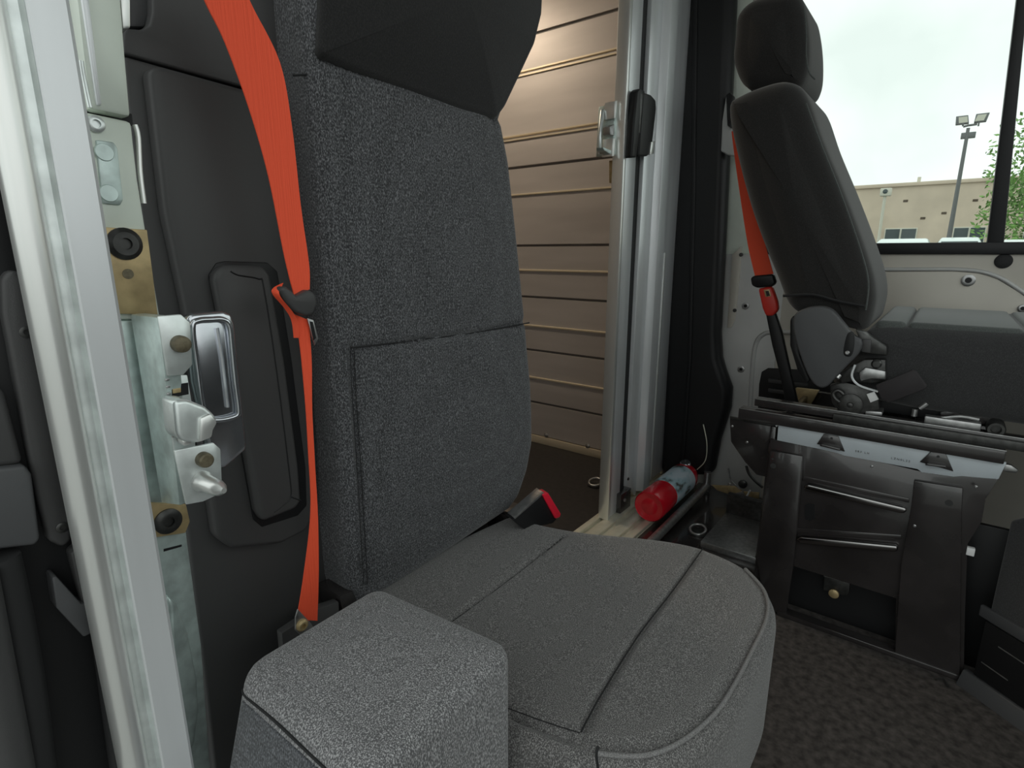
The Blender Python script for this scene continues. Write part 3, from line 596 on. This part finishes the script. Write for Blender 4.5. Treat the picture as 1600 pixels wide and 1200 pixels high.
# ================================================================== DRIVER SEAT
ds = thing('bucket_seat', 'black driver seat seen from the side with headrest and thick cushion', 'seat', (-.1, 1.5, .45))
Yn = 1.28
def xz(pts, Y=Yn): return [Vector((p.x, p.z)) for p in UP(pts, Y=Y)]
def my(Y0): return lambda a, b, h: (a, Y0 - h, b)
bo = closed_smooth(xz([(1141, 172), (1160, 150), (1210, 131), (1240, 130), (1262, 150), (1285, 215), (1318, 295), (1352, 385), (1368, 440), (1368, 480), (1350, 515), (1290, 500), (1240, 482), (1215, 430), (1180, 340), (1155, 250)], Yn + .04), 5)
dsb = pillow('backrest', bo, my(1.60), 1.60 - Yn, .045, 'driver_fabric', ds, both=True, n=150, rings=24, crown=.012)
tube('side_seam', [Vector((p.x, Yn + .008, p.z)) for p in UP([(1258, 160), (1282, 225), (1312, 300), (1342, 385), (1356, 440), (1352, 485)], Y=Yn)], 0.0016, 'driver_cushion', dsb, 6, 5)
tube('lower_crease', [Vector((p.x, Yn - .008, p.z)) for p in UP([(1225, 462), (1270, 460), (1310, 470), (1352, 478)], Y=Yn)], .003, 'stitch', dsb, 6, 5)
ho = closed_smooth(xz([(1156, 26), (1182, 2), (1230, -8), (1252, -4), (1262, 30), (1266, 80), (1262, 118), (1246, 140), (1205, 143), (1166, 136), (1149, 100), (1151, 60)], 1.375), 5)
hr = pillow('headrest', ho, my(1.56), .22, .035, 'driver_fabric', ds, both=True, n=120, rings=18, crown=.010)
tube('headrest_seam', [Vector((p.x, 1.352, p.z)) for p in UP([(1254, 8), (1258, 45), (1258, 85), (1262, 110), (1272, 122)], Y=1.34)], .0014, 'driver_cushion', hr, 6, 4)
for y in (1.42, 1.53): tube('headrest_stem', [Vector((-.33, y, 1.06)), Vector((-.36, y, 1.20))], .006, 'steel', ds, 8)
for x in (1182, 1190):
    tube('headrest_knob', [U(x, 4, Y=1.44), U(x, -8, Y=1.44)], .007, 'steel', ds, 8)
# cushion with three top pads and an apron
co_ = [Vector(p) for p in ((-.125, .515), (-.118, .63), (-.098, .658), (-.02, .664), (.25, .668), (.42, .67), (.47, .64), (.46, .53), (.42, .505))]
dc = pillow('seat_cushion', closed_smooth(co_, 4), my(1.70), 1.70 - Yn - .004, .03, 'driver_apron', ds, both=True, n=110, rings=18, crown=.006)
for x0, x1 in ((-.10, -.050), (-.048, .12), (.122, .40)):
    box('top_pad', (x0, 1.30, .645), (x1, 1.69, .671), 'driver_cushion', dc, .010, 3)
# recliner cover
rc = prism('recliner_cover', closed_smooth(UP([(1240, 495), (1252, 484), (1276, 479), (1298, 484), (1316, 504), (1332, 524), (1346, 534), (1342, 552), (1325, 570), (1306, 590), (1292, 604), (1278, 605), (1264, 590), (1250, 556), (1240, 520)], Y=1.235), 4), (0, .03, 0), 'plastic_grey', ds, .005, 3)
prism('slot', closed_smooth(UP([(1324, 522), (1334, 520), (1335, 540), (1330, 556), (1320, 556), (1318, 546)], Y=1.2345), 4), (0, .002, 0), 'plastic_dark', rc, .0005)
screw(rc, U(1324, 551, Y=1.2345), (0, -1, 0), .004)
prism('cover_back', UP([(1234, 500), (1240, 492), (1250, 556), (1266, 594), (1260, 600), (1246, 580), (1234, 540)], Y=1.25), (0, .03, 0), 'plastic_dark', ds, .004)
# recliner arm and mechanism
prism('recliner_arm', UP([(1336, 514), (1350, 520), (1386, 542), (1386, 556), (1348, 552), (1344, 535)], Y=1.255), (0, .03, 0), 'steel_dark', ds, .003)
prism('arm_shade', UP([(1348, 530), (1362, 530), (1360, 552), (1345, 550)], Y=1.252), (0, .02, 0), 'plastic', ds, .002)
prism('hinge_plate', UP([(1310, 585), (1330, 572), (1350, 562), (1384, 562), (1384, 596), (1360, 600), (1330, 596), (1314, 600)], Y=1.262), (0, .03, 0), 'steel_dark', ds, .003)
lathe('pivot', U(1339, 587, Y=1.262), (0, -1, 0), [(0, .007), (.002, .007), (.002, .004), (.0005, .004)], 'plastic_dark', ds, 16)
prism('spring_arm', UP([(1342, 582), (1352, 574), (1384, 580), (1384, 594), (1362, 592), (1344, 596)], Y=1.252), (0, .012, 0), 'steel', ds, .003)
lathe('pivot_bolt', U(1370, 568, Y=1.262), (0, -1, 0), [(0, .009), (.006, .009), (.009, .006)], 'steel_dark', ds, 16)
tube('cable', UP([(1336, 570), (1331, 588), (1342, 602), (1372, 612)], Y=1.245), .0022, 'alu', ds, 6, 5)
lathe('spring_end', U(1312, 586, Y=1.25), (-.4, -.5, -.7), [(0, .004), (.008, .004)], 'alu_bright', ds, 10)
prism('ratchet_plate', UP([(1296, 602), (1320, 597), (1345, 604), (1372, 616), (1374, 640), (1344, 648), (1312, 644), (1300, 630)], Y=1.27), (0, .02, 0), 'steel_dark', ds, .002)
lathe('ratchet_wheel', U(1329, 632, Y=1.268), (0, -1, 0), [(0, .022), (.004, .022), (.006, .018), (.006, .006), (.010, .005), (.011, .002)], 'steel_dark', ds, 24)
tube('ratchet_hook', UP([(1312, 628), (1304, 622), (1302, 614), (1310, 610), (1318, 616)], Y=1.262), .004, 'steel_dark', ds, 8, 4)
prism('white_tag', UP([(1354, 616), (1366, 612), (1373, 624), (1360, 629)], Y=1.245), (0, .002, 0), 'white_tag', ds, .0003)
prism('loop_strap', UP([(1368, 602), (1426, 578), (1432, 580), (1449, 603), (1446, 608), (1388, 630), (1376, 622)], Y=1.235), (0, .006, 0), 'webbing_black', ds, .002)
prism('cross_bar', UP([(1378, 644), (1378, 650), (1352, 648), (1352, 642)], Y=1.27), (0, .3, 0), 'steel', ds, .001)
# seat frame under the cushion
box('seat_frame', (-.13, 1.31, .486), (.10, 1.72, .53), 'plastic_dark', ds, .003)
for x, y in ((1437, 638), (1428, 650)):
    p = U(x, y, Y=1.29); tube('frame_clip', [p, p + Vector((.010, 0, .012)) if x > 1430 else p + Vector((0, 0, .014))], .005, 'steel', ds, 8)
tube('frame_wire', UP([(1466, 654), (1500, 651), (1530, 656)], Y=1.28), .0028, 'steel', ds, 6, 3)
prism('frame_arm', UP([(1468, 644), (1500, 638), (1550, 642), (1560, 660), (1530, 664), (1470, 660)], Y=1.30), (0, .03, 0), 'gloss_black', ds, .002)
box('slotted_bar', (.002, 1.27, .486), (.085, 1.29, .500), 'steel', ds, .002)
lathe('torsion_tube', U(1556, 670, Y=1.275), (0, -1, 0), [(-.04, .014), (.004, .014), (.008, .012), (.008, .008), (-.004, .007)], 'steel_dark', ds, 20)
for yy in (592, 607, 622): prism('vent_slat', UP([(1200, yy), (1262, yy + 8), (1262, yy + 14), (1200, yy + 6)], Y=1.84), (0, .012, 0), 'plastic', wl, .002)
# ---- pedestal
pd = thing('seat_pedestal', 'black pressed steel driver seat pedestal with pale upper flange', 'pedestal', (-.06, 1.45, 0))
Yq = 1.25
prism('gold_strap', UP([(1238, 612), (1244, 606), (1280, 610), (1262, 641), (1226, 640)], Y=1.60), (0, .01, 0), 'gold', pd, .001)
box('slide_rail', (-.30, 1.262, .470), (.34, 1.292, .486), 'gloss_black', pd, .002)
box('slide_rail', (-.325, 1.236, .442), (.122, 1.268, .466), 'gloss_black', pd, .002)
box('upper_channel', (-.145, 1.250, .466), (.34, 1.262, .482), 'steel_dark', pd, .001)
box('rail_glint', (-.30, 1.260, .4855), (.34, 1.264, .4875), 'steel', pd, .0004)  # thin bright strips stand in for the highlight along the rail edges
box('rail_glint', (-.325, 1.2345, .4655), (.122, 1.2375, .4675), 'steel', pd, .0004)
box('gap_shade', (.10, 1.300, 0), (.32, 1.312, .30), 'plastic_dark', pd, .002)  # dark sheet standing in for the shade between pedestal and console
box('rail_bar', (.085, 1.245, .425), (.11, 1.262, .444), 'steel_dark', pd, .002)
prism('pale_flange', UP([(1216, 664), (1573, 723), (1560, 749), (1503, 744), (1490, 745), (1440, 738), (1433, 733), (1319, 712), (1308, 708), (1282, 702), (1214, 688)], Y=Yq - .006), (0, .006, 0), 'sheen_strip', pd, .001)
fr = prism('front_sheet', UP([(1204, 686), (1310, 706), (1440, 737), (1560, 749), (1540, 780), (1534, 815), (1512, 850), (1508, 960), (1506, 1062), (1398, 1030), (1400, 935), (1225, 880), (1222, 960), (1196, 955), (1180, 870), (1192, 790)], Y=Yq), (0, .012, 0), 'gloss_black', pd, .001)
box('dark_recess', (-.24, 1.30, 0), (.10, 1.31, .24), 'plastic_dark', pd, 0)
prism('side_column', UP([(1203, 704), (1254, 713), (1253, 744), (1240, 880), (1228, 962), (1196, 952), (1181, 868), (1194, 780)], Y=Yq - .012), (0, .012, 0), 'gloss_black', pd, .002)
prism('side_column', UP([(1428, 751), (1505, 763), (1503, 800), (1500, 1056), (1398, 1026), (1404, 930), (1408, 880), (1424, 790)], Y=Yq - .012), (0, .012, 0), 'gloss_black', pd, .002)
for pts in ([(1256, 760), (1262, 757), (1412, 793), (1418, 798), (1412, 803), (1404, 802), (1256, 766)], [(1243, 843), (1252, 839), (1400, 853), (1404, 858), (1400, 863), (1250, 850)]):
    prism('pressed_rib', UP(pts, Y=Yq - .013), (0, .013, 0), 'polished_black', pd, .0035, 3)
for pts in ([(1253, 752), (1420, 786), (1421, 779), (1256, 744)], [(1240, 832), (1408, 843), (1408, 836), (1245, 825)]):
    prism('swage_step', UP(pts, Y=Yq - .003), (0, .003, 0), 'gloss_black', pd, .0012)
prism('slot', UP([(1257, 790), (1262, 786), (1272, 788), (1273, 808), (1268, 814), (1258, 812)], Y=Yq - .0005), (0, .001, 0), 'plastic_dark', pd, 0)
for x, y, r in ((1208, 728, .006), (1207, 717, .0022), (1483, 786, .006)): lathe('hole', U(x, y, Y=Yq - .0122), (0, -1, 0), [(0, r), (.0004, r)], 'ink', pd, 16)
for x, y in ((1525, 761), (1362, 729), (1429, 822)): lathe('spot_weld', U(x, y, Y=Yq - .0125 if x > 1400 else Yq), (0, -1, 0), [(0, .003), (.001, .0015)], 'steel', pd, 10)
for pts, tri in (([(1276, 694), (1287, 678), (1310, 682), (1320, 706)], [(1280, 697), (1312, 704)]), ([(1437, 722), (1454, 706), (1478, 709), (1490, 737)], [(1445, 727), (1478, 731)])):
    tb = prism('hooked_tab', UP(pts, Y=Yq - .009), (0, .006, 0), 'gloss_black', pd, .001)
    prism('tab_lip', [U(tri[0][0] + 4, tri[0][1] - 3, Y=Yq - .018), U(tri[1][0], tri[1][1] - 3, Y=Yq - .018), U(tri[1][0] + 1, tri[1][1] + 1, Y=Yq - .018), U(*tri[0], Y=Yq - .018)], (0, .010, 0), 'gloss_black', tb, .0012)
    cx = sum(p[0] for p in pts) / 4 + 1; cy = sum(p[1] for p in pts) / 4 - 5
    lathe('tab_hole', U(cx, cy, Y=Yq - .0092), (0, -1, 0), [(0, .0025), (.0003, .0025)], 'ink', tb, 12)
# stamped print on the flange
def text(s, px, py, h, YY, m, par):
    cu_ = bpy.data.curves.new('print', 'FONT'); cu_.body = s; cu_.size = h; cu_.extrude = .0002; cu_.space_character = 1.5
    tmp = bpy.data.objects.new('tmp', cu_); COL.objects.link(tmp); bpy.context.view_layer.update()
    me = bpy.data.meshes.new_from_object(tmp.evaluated_get(bpy.context.evaluated_depsgraph_get())); bpy.data.objects.remove(tmp, do_unlink=True)
    off = origin(par); p = U(px, py, Y=YY)
    for v in me.vertices: x, y, z = v.co; v.co = Vector((p.x + x, YY - z, p.z + y)) - off
    return link('stamped_print', me, m, par, smooth=False)
text('SRF LH', 1336, 706, .0056, Yq - .0064, 'ink', pd)
text('LZN0L22', 1392, 717, .0056, Yq - .0064, 'ink', pd)
cl = prism('clamp_bracket', UP([(1288, 900), (1328, 910), (1327, 926), (1322, 932), (1286, 922)], Y=Yq + .03), (0, .02, 0), 'steel_dark', pd, .0015)
lathe('clamp_bolt', U(1303, 927, Y=Yq + .028), (0, -1, 0), [(0, .010), (.004, .010), (.006, .007)], 'gold', cl, 18)
prism('clamp_edge', UP([(1287, 899), (1328, 909), (1328, 911), (1287, 901)], Y=Yq + .028), (0, .02, 0), 'steel', cl, .0004)
prism('rear_gusset', UP([(1140, 652), (1205, 665), (1213, 668), (1204, 688), (1196, 745), (1182, 742), (1164, 722), (1142, 690)], Y=Yq + .02), (0, .004, 0), 'gloss_black', pd, .001)
prism('gusset_edge', UP([(1140, 651), (1206, 663), (1214, 660), (1214, 664), (1206, 667), (1140, 655)], Y=Yq + .016), (0, .008, 0), 'steel_dark', pd, .0008)
for x, y in ((1144, 666), (1167, 691)): lathe('spot_weld', U(x, y, Y=Yq + .02), (0, -1, 0), [(0, .003), (.001, .0015)], 'steel', pd, 10)
box('pedestal_back', (-.25, 1.62, 0), (.12, 1.64, .44), 'gloss_black', pd, .002)
box('pedestal_side', (-.262, 1.262, 0), (-.25, 1.64, .43), 'gloss_black', pd, .002)
box('foot_rail', (-.20, 1.236, .0), (.145, 1.262, .012), 'gloss_black', pd, .002)
prism('guide_peg', UP([(1566, 724), (1580, 727), (1592, 735), (1588, 740), (1562, 736)], Y=1.30), (0, .01, 0), 'steel', pd, .002)
box('side_clip', (.098, 1.246, .255), (.110, 1.256, .270), 'white_tag', pd, .001)
# ---- driver belt
db = thing('driver_seat_belt', 'orange seat belt with red buckle behind the driver seat', 'seat belt', tuple(U(1205, 500, Y=1.62)))
ribbon('webbing', UP([(1143, 205), (1146, 232), (1154, 290), (1168, 380), (1180, 433)], Y=1.46), UP([(1147, 205), (1151, 232), (1170, 290), (1195, 380), (1209, 430)], Y=1.46), (0, .002, 0), 'webbing', db)
prism('belt_stop', UP([(1172, 434), (1178, 431), (1208, 428), (1212, 442), (1206, 448), (1182, 450), (1174, 446)], Y=1.445), (0, .02, 0), 'plastic_dark', db, .005, 3)
prism('buckle', UP([(1184, 451), (1206, 447), (1214, 470), (1216, 484), (1208, 494), (1196, 494), (1191, 482)], Y=1.448), (0, .02, 0), 'red_plastic', db, .006, 3)
prism('buckle_window', UP([(1193, 453), (1202, 452), (1205, 463), (1196, 464)], Y=1.4475), (0, .002, 0), 'gold', db, .0005)
prism('window_bar', UP([(1196, 455), (1201, 454), (1203, 462), (1198, 463)], Y=1.447), (0, .002, 0), 'ink', db, .0003)
prism('stalk', UP([(1196, 490), (1211, 488), (1222, 520), (1236, 585), (1250, 645), (1230, 645), (1218, 585), (1206, 540)], Y=1.452), (0, .015, 0), 'plastic_dark', db, .004, 3)
# belt guide bracket on upper pillar
gd = thing('belt_guide', 'pale belt guide bracket on the upper pillar behind the driver seat', 'bracket', tuple(U(1138, 200, Y=1.80)))
prism('guide_plate', UP([(1134, 150), (1144, 148), (1152, 200), (1148, 244), (1136, 242), (1126, 236), (1128, 190)], Y=1.79), (0, .02, 0), 'wall_grey', gd, .004, 3)
prism('guide_clip', UP([(1134, 148), (1140, 144), (1146, 150), (1142, 200), (1136, 196)], Y=1.775), (0, .02, 0), 'plastic_dark', gd, .003)

# ================================================================== DARK CONSOLE at the right edge
cn = thing('side_console', 'dark console box with grey trim strips at the right edge of the floor', 'console', (.3, 1.15, 0))
A = Vector((.135, 1.238, 0)); B = Vector((.62, .868, 0)); nrm = Vector((.61, .79, 0)) * 1.0
def cface(s, z, o=0):
    d = (B - A).normalized(); n = Vector((-d.y, d.x, 0)); n = n if n.y > 0 else -n
    return A + d * s + n * (-o) + Vector((0, 0, z))
d_ = (B - A).normalized(); n_ = Vector((-d_.y, d_.x, 0)); n_ = n_ if n_.y > 0 else -n_
prism('console_body', [cface(.012, 0), cface(.6, 0), cface(.6, .375), cface(.05, .375), cface(.012, .345)], n_ * .05, 'driver_apron', cn, .006, 3)
prism('trim_strip', [cface(.0, .150, .006), cface(.6, .135, .006), cface(.6, .158, .006), cface(.0, .172, .006)], n_ * .008, 'plastic_grey', cn, .002)
prism('sill_strip', [cface(-.004, .0, .02), cface(.6, .0, .02), cface(.6, .030, .008), cface(-.004, .030, .008)], n_ * .012, 'plastic_grey', cn, .002)
prism('lower_face', [cface(.012, .032, .004), cface(.6, .032, .004), cface(.6, .132, .004), cface(.012, .146, .004)], n_ * .006, 'plastic_dark', cn, .001)
prism('scuff_mark', [cface(.04, .112, .0045), cface(.085, .110, .0045), cface(.085, .112, .0045), cface(.04, .114, .0045)], n_ * .001, 'steel', cn, 0)
prism('scuff_mark', [cface(.02, .064, .0045), cface(.065, .062, .0045), cface(.065, .064, .0045), cface(.02, .066, .0045)], n_ * .001, 'steel', cn, 0)
# thin litter curl on the mat
tube_ = tube('litter_scrap', [U(1462, 1062, Z=.003), U(1474, 1060, Z=.004), U(1480, 1072, Z=.003)], .0015, 'steel_dark', None, 6, 4)
tag(tube_, 'tiny pale curl of debris on the floor mat', 'debris')

# ================================================================== CARGO LAMP (out of frame on the cargo roof)
lm = thing('ceiling_lamp', 'warm round dome lamp on the cargo bay roof', 'lamp', (-1.75, 1.35, ZR))
lathe('lamp_ring', (-1.75, 1.35, ZR), (0, 0, -1), [(0, .11), (.02, .11), (.025, .10)], 'alu', lm, 24)
M['lamp'] = mat('warm lamp lens', (.9, .85, .7), .5, emit=((1.0, .83, .62), 44))
lathe('lamp_lens', (-1.75, 1.35, ZR - .02), (0, 0, -1), [(0, .098), (.015, .09), (.028, .06), (.032, .01)], 'lamp', lm, 24)

# ================================================================== OUTSIDE
GZ = -.65
M['asphalt'] = mat('grey asphalt', (.22, .22, .21), .9, noise=(3, .2))
M['stucco'] = mat('tan masonry', (.62, .53, .41), .9, noise=(.6, .12))
M['win'] = mat('dark building glass', (.03, .055, .055), .12, spec=.6)
M['pole'] = mat('galvanised pole', (.16, .17, .17), .6, .2)
M['pole_pale'] = mat('pale painted pole', (.62, .62, .52), .6)
M['car'] = mat('white car paint', (.70, .80, .77), .3, coat=.5)
M['leaf'] = mat('green leaves', (.16, .32, .07), .7, noise=(1.2, .5))
M['bark'] = mat('brown bark', (.10, .075, .05), .9, noise=(10, .3))
gr = box('ground', (-200, Yw + .6, GZ - .1), (200, 300, GZ), 'asphalt', None, 0)
tag(gr, 'grey asphalt car park outside', 'ground', None, 'structure')
gr2 = box('ground_near', (-200, -200, GZ - .1), (200, Yw + .6, GZ), 'asphalt', None, 0)
tag(gr2, 'grey asphalt beneath and beside the van', 'ground', None, 'structure')
YB = 45
bd = thing('tan_building', 'long flat roofed tan masonry building across the car park', 'building', (0, YB, GZ))
zt = U(1450, 286, Y=YB).z
box('wall', (U(1328, 300, Y=YB).x - 18, YB, GZ), (40, YB + 12, zt), 'stucco', bd, 0)
box('parapet', (U(1327, 300, Y=YB).x - 18, YB - .15, zt - .12), (40, YB + 12, zt + .1), 'stucco', bd, .02)
for x0, x1, yy in ((1383, 1434, 357), (1490, 1542, 355), (1600, 1650, 354)):
    a = U(x0, yy, Y=YB); c = U(x1, yy, Y=YB); z0 = a.z - 2.2
    w = thing('w', 'x', 'x', (0, 0, 0)); bpy.data.objects.remove(w, do_unlink=True)
    wo_ = box('window', (a.x, YB - .06, z0), (c.x, YB + .1, a.z), 'pole_pale', bd, .01)
    mid = (a.x + c.x) / 2
    for l, r2 in ((a.x + .06, mid - .05), (mid + .05, c.x - .06)): box('pane', (l, YB - .09, z0 + .06), (r2, YB - .02, a.z - .06), 'win', wo_, 0)
for x, y in ((1415, 314), (1475, 333), (1442, 341), (1524, 313), (1338, 293)):
    p = U(x, y, Y=YB); box('wall_vent', (p.x - .13, YB - .03, p.z - .07), (p.x + .13, YB, p.z + .07), 'bark', bd, .02)
p = U(1436, 282, Y=YB + 2); tube('roof_vent', [Vector((p.x, YB + 2, zt - .1)), Vector((p.x, YB + 2, zt + .6))], .1, 'pole_pale', bd, 8)
# tall lamp
YL = 36
tl = U(1513, 200, Y=YL); lp = thing('flood_light_mast', 'tall grey mast with twin floodlights and a lower lamp', 'lamp post', (tl.x, YL, GZ))
tube('mast', [Vector((tl.x, YL, GZ)), Vector((tl.x, YL, tl.z))], [.12, .07], 'pole', lp, 10)
tube('cross_arm', [U(1505, 198, Y=YL), U(1513, 196, Y=YL), U(1527, 194, Y=YL)], .05, 'pole', lp, 8)
for x, y, s in ((1506, 187, -1), (1531, 184, 1), (1513, 211, 0)):
    c = U(x, y, Y=YL - .05); w = .24; h = .19
    if s == 0: h = .13; w = .28
    hd_ = prism('lamp_head', [c + Vector((-w + .05 * s, 0, -h)), c + Vector((w - .0 + .02 * s, 0, -h)), c + Vector((w + .10 * s, 0, h)), c + Vector((-w + .08 * s, 0, h))], (0, .25, 0), 'pole', lp, .02)
    if s: 
        prism('lens', [c + Vector((-w * .7, -.01, -h * .7)), c + Vector((w * .7, -.01, -h * .7)), c + Vector((w * .75 + .06 * s, -.01, h * .7)), c + Vector((-w * .65 + .06 * s, -.01, h * .7))], (0, .02, 0), 'pole_pale', hd_, 0)
        tube('bracket_arm', [c + Vector((0, 0, -h)), Vector((c.x, YL, U(x, 197, Y=YL).z))], .035, 'pole', lp, 6)
YM = 38
t2 = U(1383, 305, Y=YM); l2 = thing('pale_lamp_post', 'short pale lamp post with a single square head before the building', 'lamp post', (t2.x, YM, GZ))
tube('post', [Vector((t2.x, YM, GZ)), Vector((t2.x, YM, t2.z))], .075, 'pole_pale', l2, 8)
box('lamp_head', (t2.x - .24, YM - .2, t2.z - .05), (t2.x + .28, YM + .2, t2.z + .36), 'pole_pale', l2, .04)
lathe('lens', (t2.x + .0, YM - .2, t2.z + .18), (0, -1, 0), [(0, .12), (.02, .12), (.03, .08)], 'win', l2, 14)
# cars
def car(name, label, xc, Y, zroof):
    H = zroof - GZ; th = thing(name, label, 'car', (xc, Y, GZ), 'parked white cars'); W2 = .80
    L = 4.4; prof = [(0, .22), (0, .50), (.02, .58), (.22, .64), (.34, .95), (.42, 1.0), (.66, 1.0), (.80, .95), (.94, .64), (1, .56), (1, .22)]
    def wd(b): return W2 * (1 - .36 * max(0, (b - .6) / .4))
    V = []; n = len(prof)
    for a, b in prof: V += [Vector((xc - wd(b), Y + a * L, GZ + b * H)), Vector((xc + wd(b), Y + a * L, GZ + b * H))]
    bm = bmesh.new(); vs = [bm.verts.new(v) for v in V]
    bm.faces.new(vs[0::2]); bm.faces.new(vs[1::2][::-1])
    for i in range(n): k = (i + 1) % n; bm.faces.new((vs[2 * i], vs[2 * k], vs[2 * k + 1], vs[2 * i + 1]))
    bm_obj('body', bm, 'car', th, .05, 3)
    def gp(x, a, b, o): return Vector((xc + x * wd(b), Y + a * L - o, GZ + b * H))
    prism('windscreen', [gp(-.88, .24, .665, .03), gp(.88, .24, .665, .03), gp(.86, .335, .93, .03), gp(-.86, .335, .93, .03)], (0, .02, 0), 'win', th, 0)
    for sx in (-1, 1):
        prism('side_glass', [Vector((xc + sx * (wd(b) + .005), Y + a * L, GZ + b * H)) for a, b in ((.27, .67), (.36, .93), (.78, .93), (.88, .67))], (sx * .01, 0, 0), 'win', th, 0)
        for a in (.19, .80): lathe('wheel', (xc + sx * .60, Y + a * L, GZ + .33), (sx, 0, 0), [(0, .2), (.01, .33), (.19, .33), (.2, .2)], 'rubber', th, 20)
    return th
for lab, xp, yp, YY in (('white parked car left of the tall mast beyond the window', 1412, 373, 18), ('white parked car at the foot of the tall mast beyond the window', 1500, 371, 25), ('white parked car below the tree beyond the window post', 1612, 374, 18)):
    p = U(xp, yp, Y=YY); car('parked_car', lab, p.x, YY - 1.9, p.z)
# tree
YT = 32
tc_ = U(1680, 300, Y=YT); tree = thing('leafy_tree', 'green leafy tree beyond the slanting window post', 'tree', (tc_.x, YT, GZ))
tube('trunk', [Vector((tc_.x, YT, GZ)), Vector((tc_.x + .1, YT, .5)), Vector((tc_.x, YT, tc_.z))], [.22, .18, .08], 'bark', tree, 10)
V, Fc = [], []; rnd = random.Random(3)
for i in range(5200):
    while True:
        q = Vector((rnd.uniform(-1, 1), rnd.uniform(-1, 1), rnd.uniform(-1, 1)))
        if .25 < q.length < 1: break
    lump = 1 + .22 * math.sin(5 * q.x + 2) * math.cos(4 * q.z + q.y * 3)
    c = Vector((tc_.x + q.x * 3.1 * lump, YT + q.y * 2.2, tc_.z + .1 + q.z * 3.2 * lump)); a = Vector((rnd.gauss(0, 1), rnd.gauss(0, 1), rnd.gauss(0, 1))).normalized(); b = a.orthogonal().normalized(); s = rnd.uniform(.07, .15)
    k = len(V); V += [c - a * s, c + b * s * .5, c + a * s, c - b * s * .5]; Fc.append((k, k + 1, k + 2, k + 3))
mk('foliage', V, Fc, 'leaf', tree, smooth=False, recalc=False)['kind'] = 'stuff'
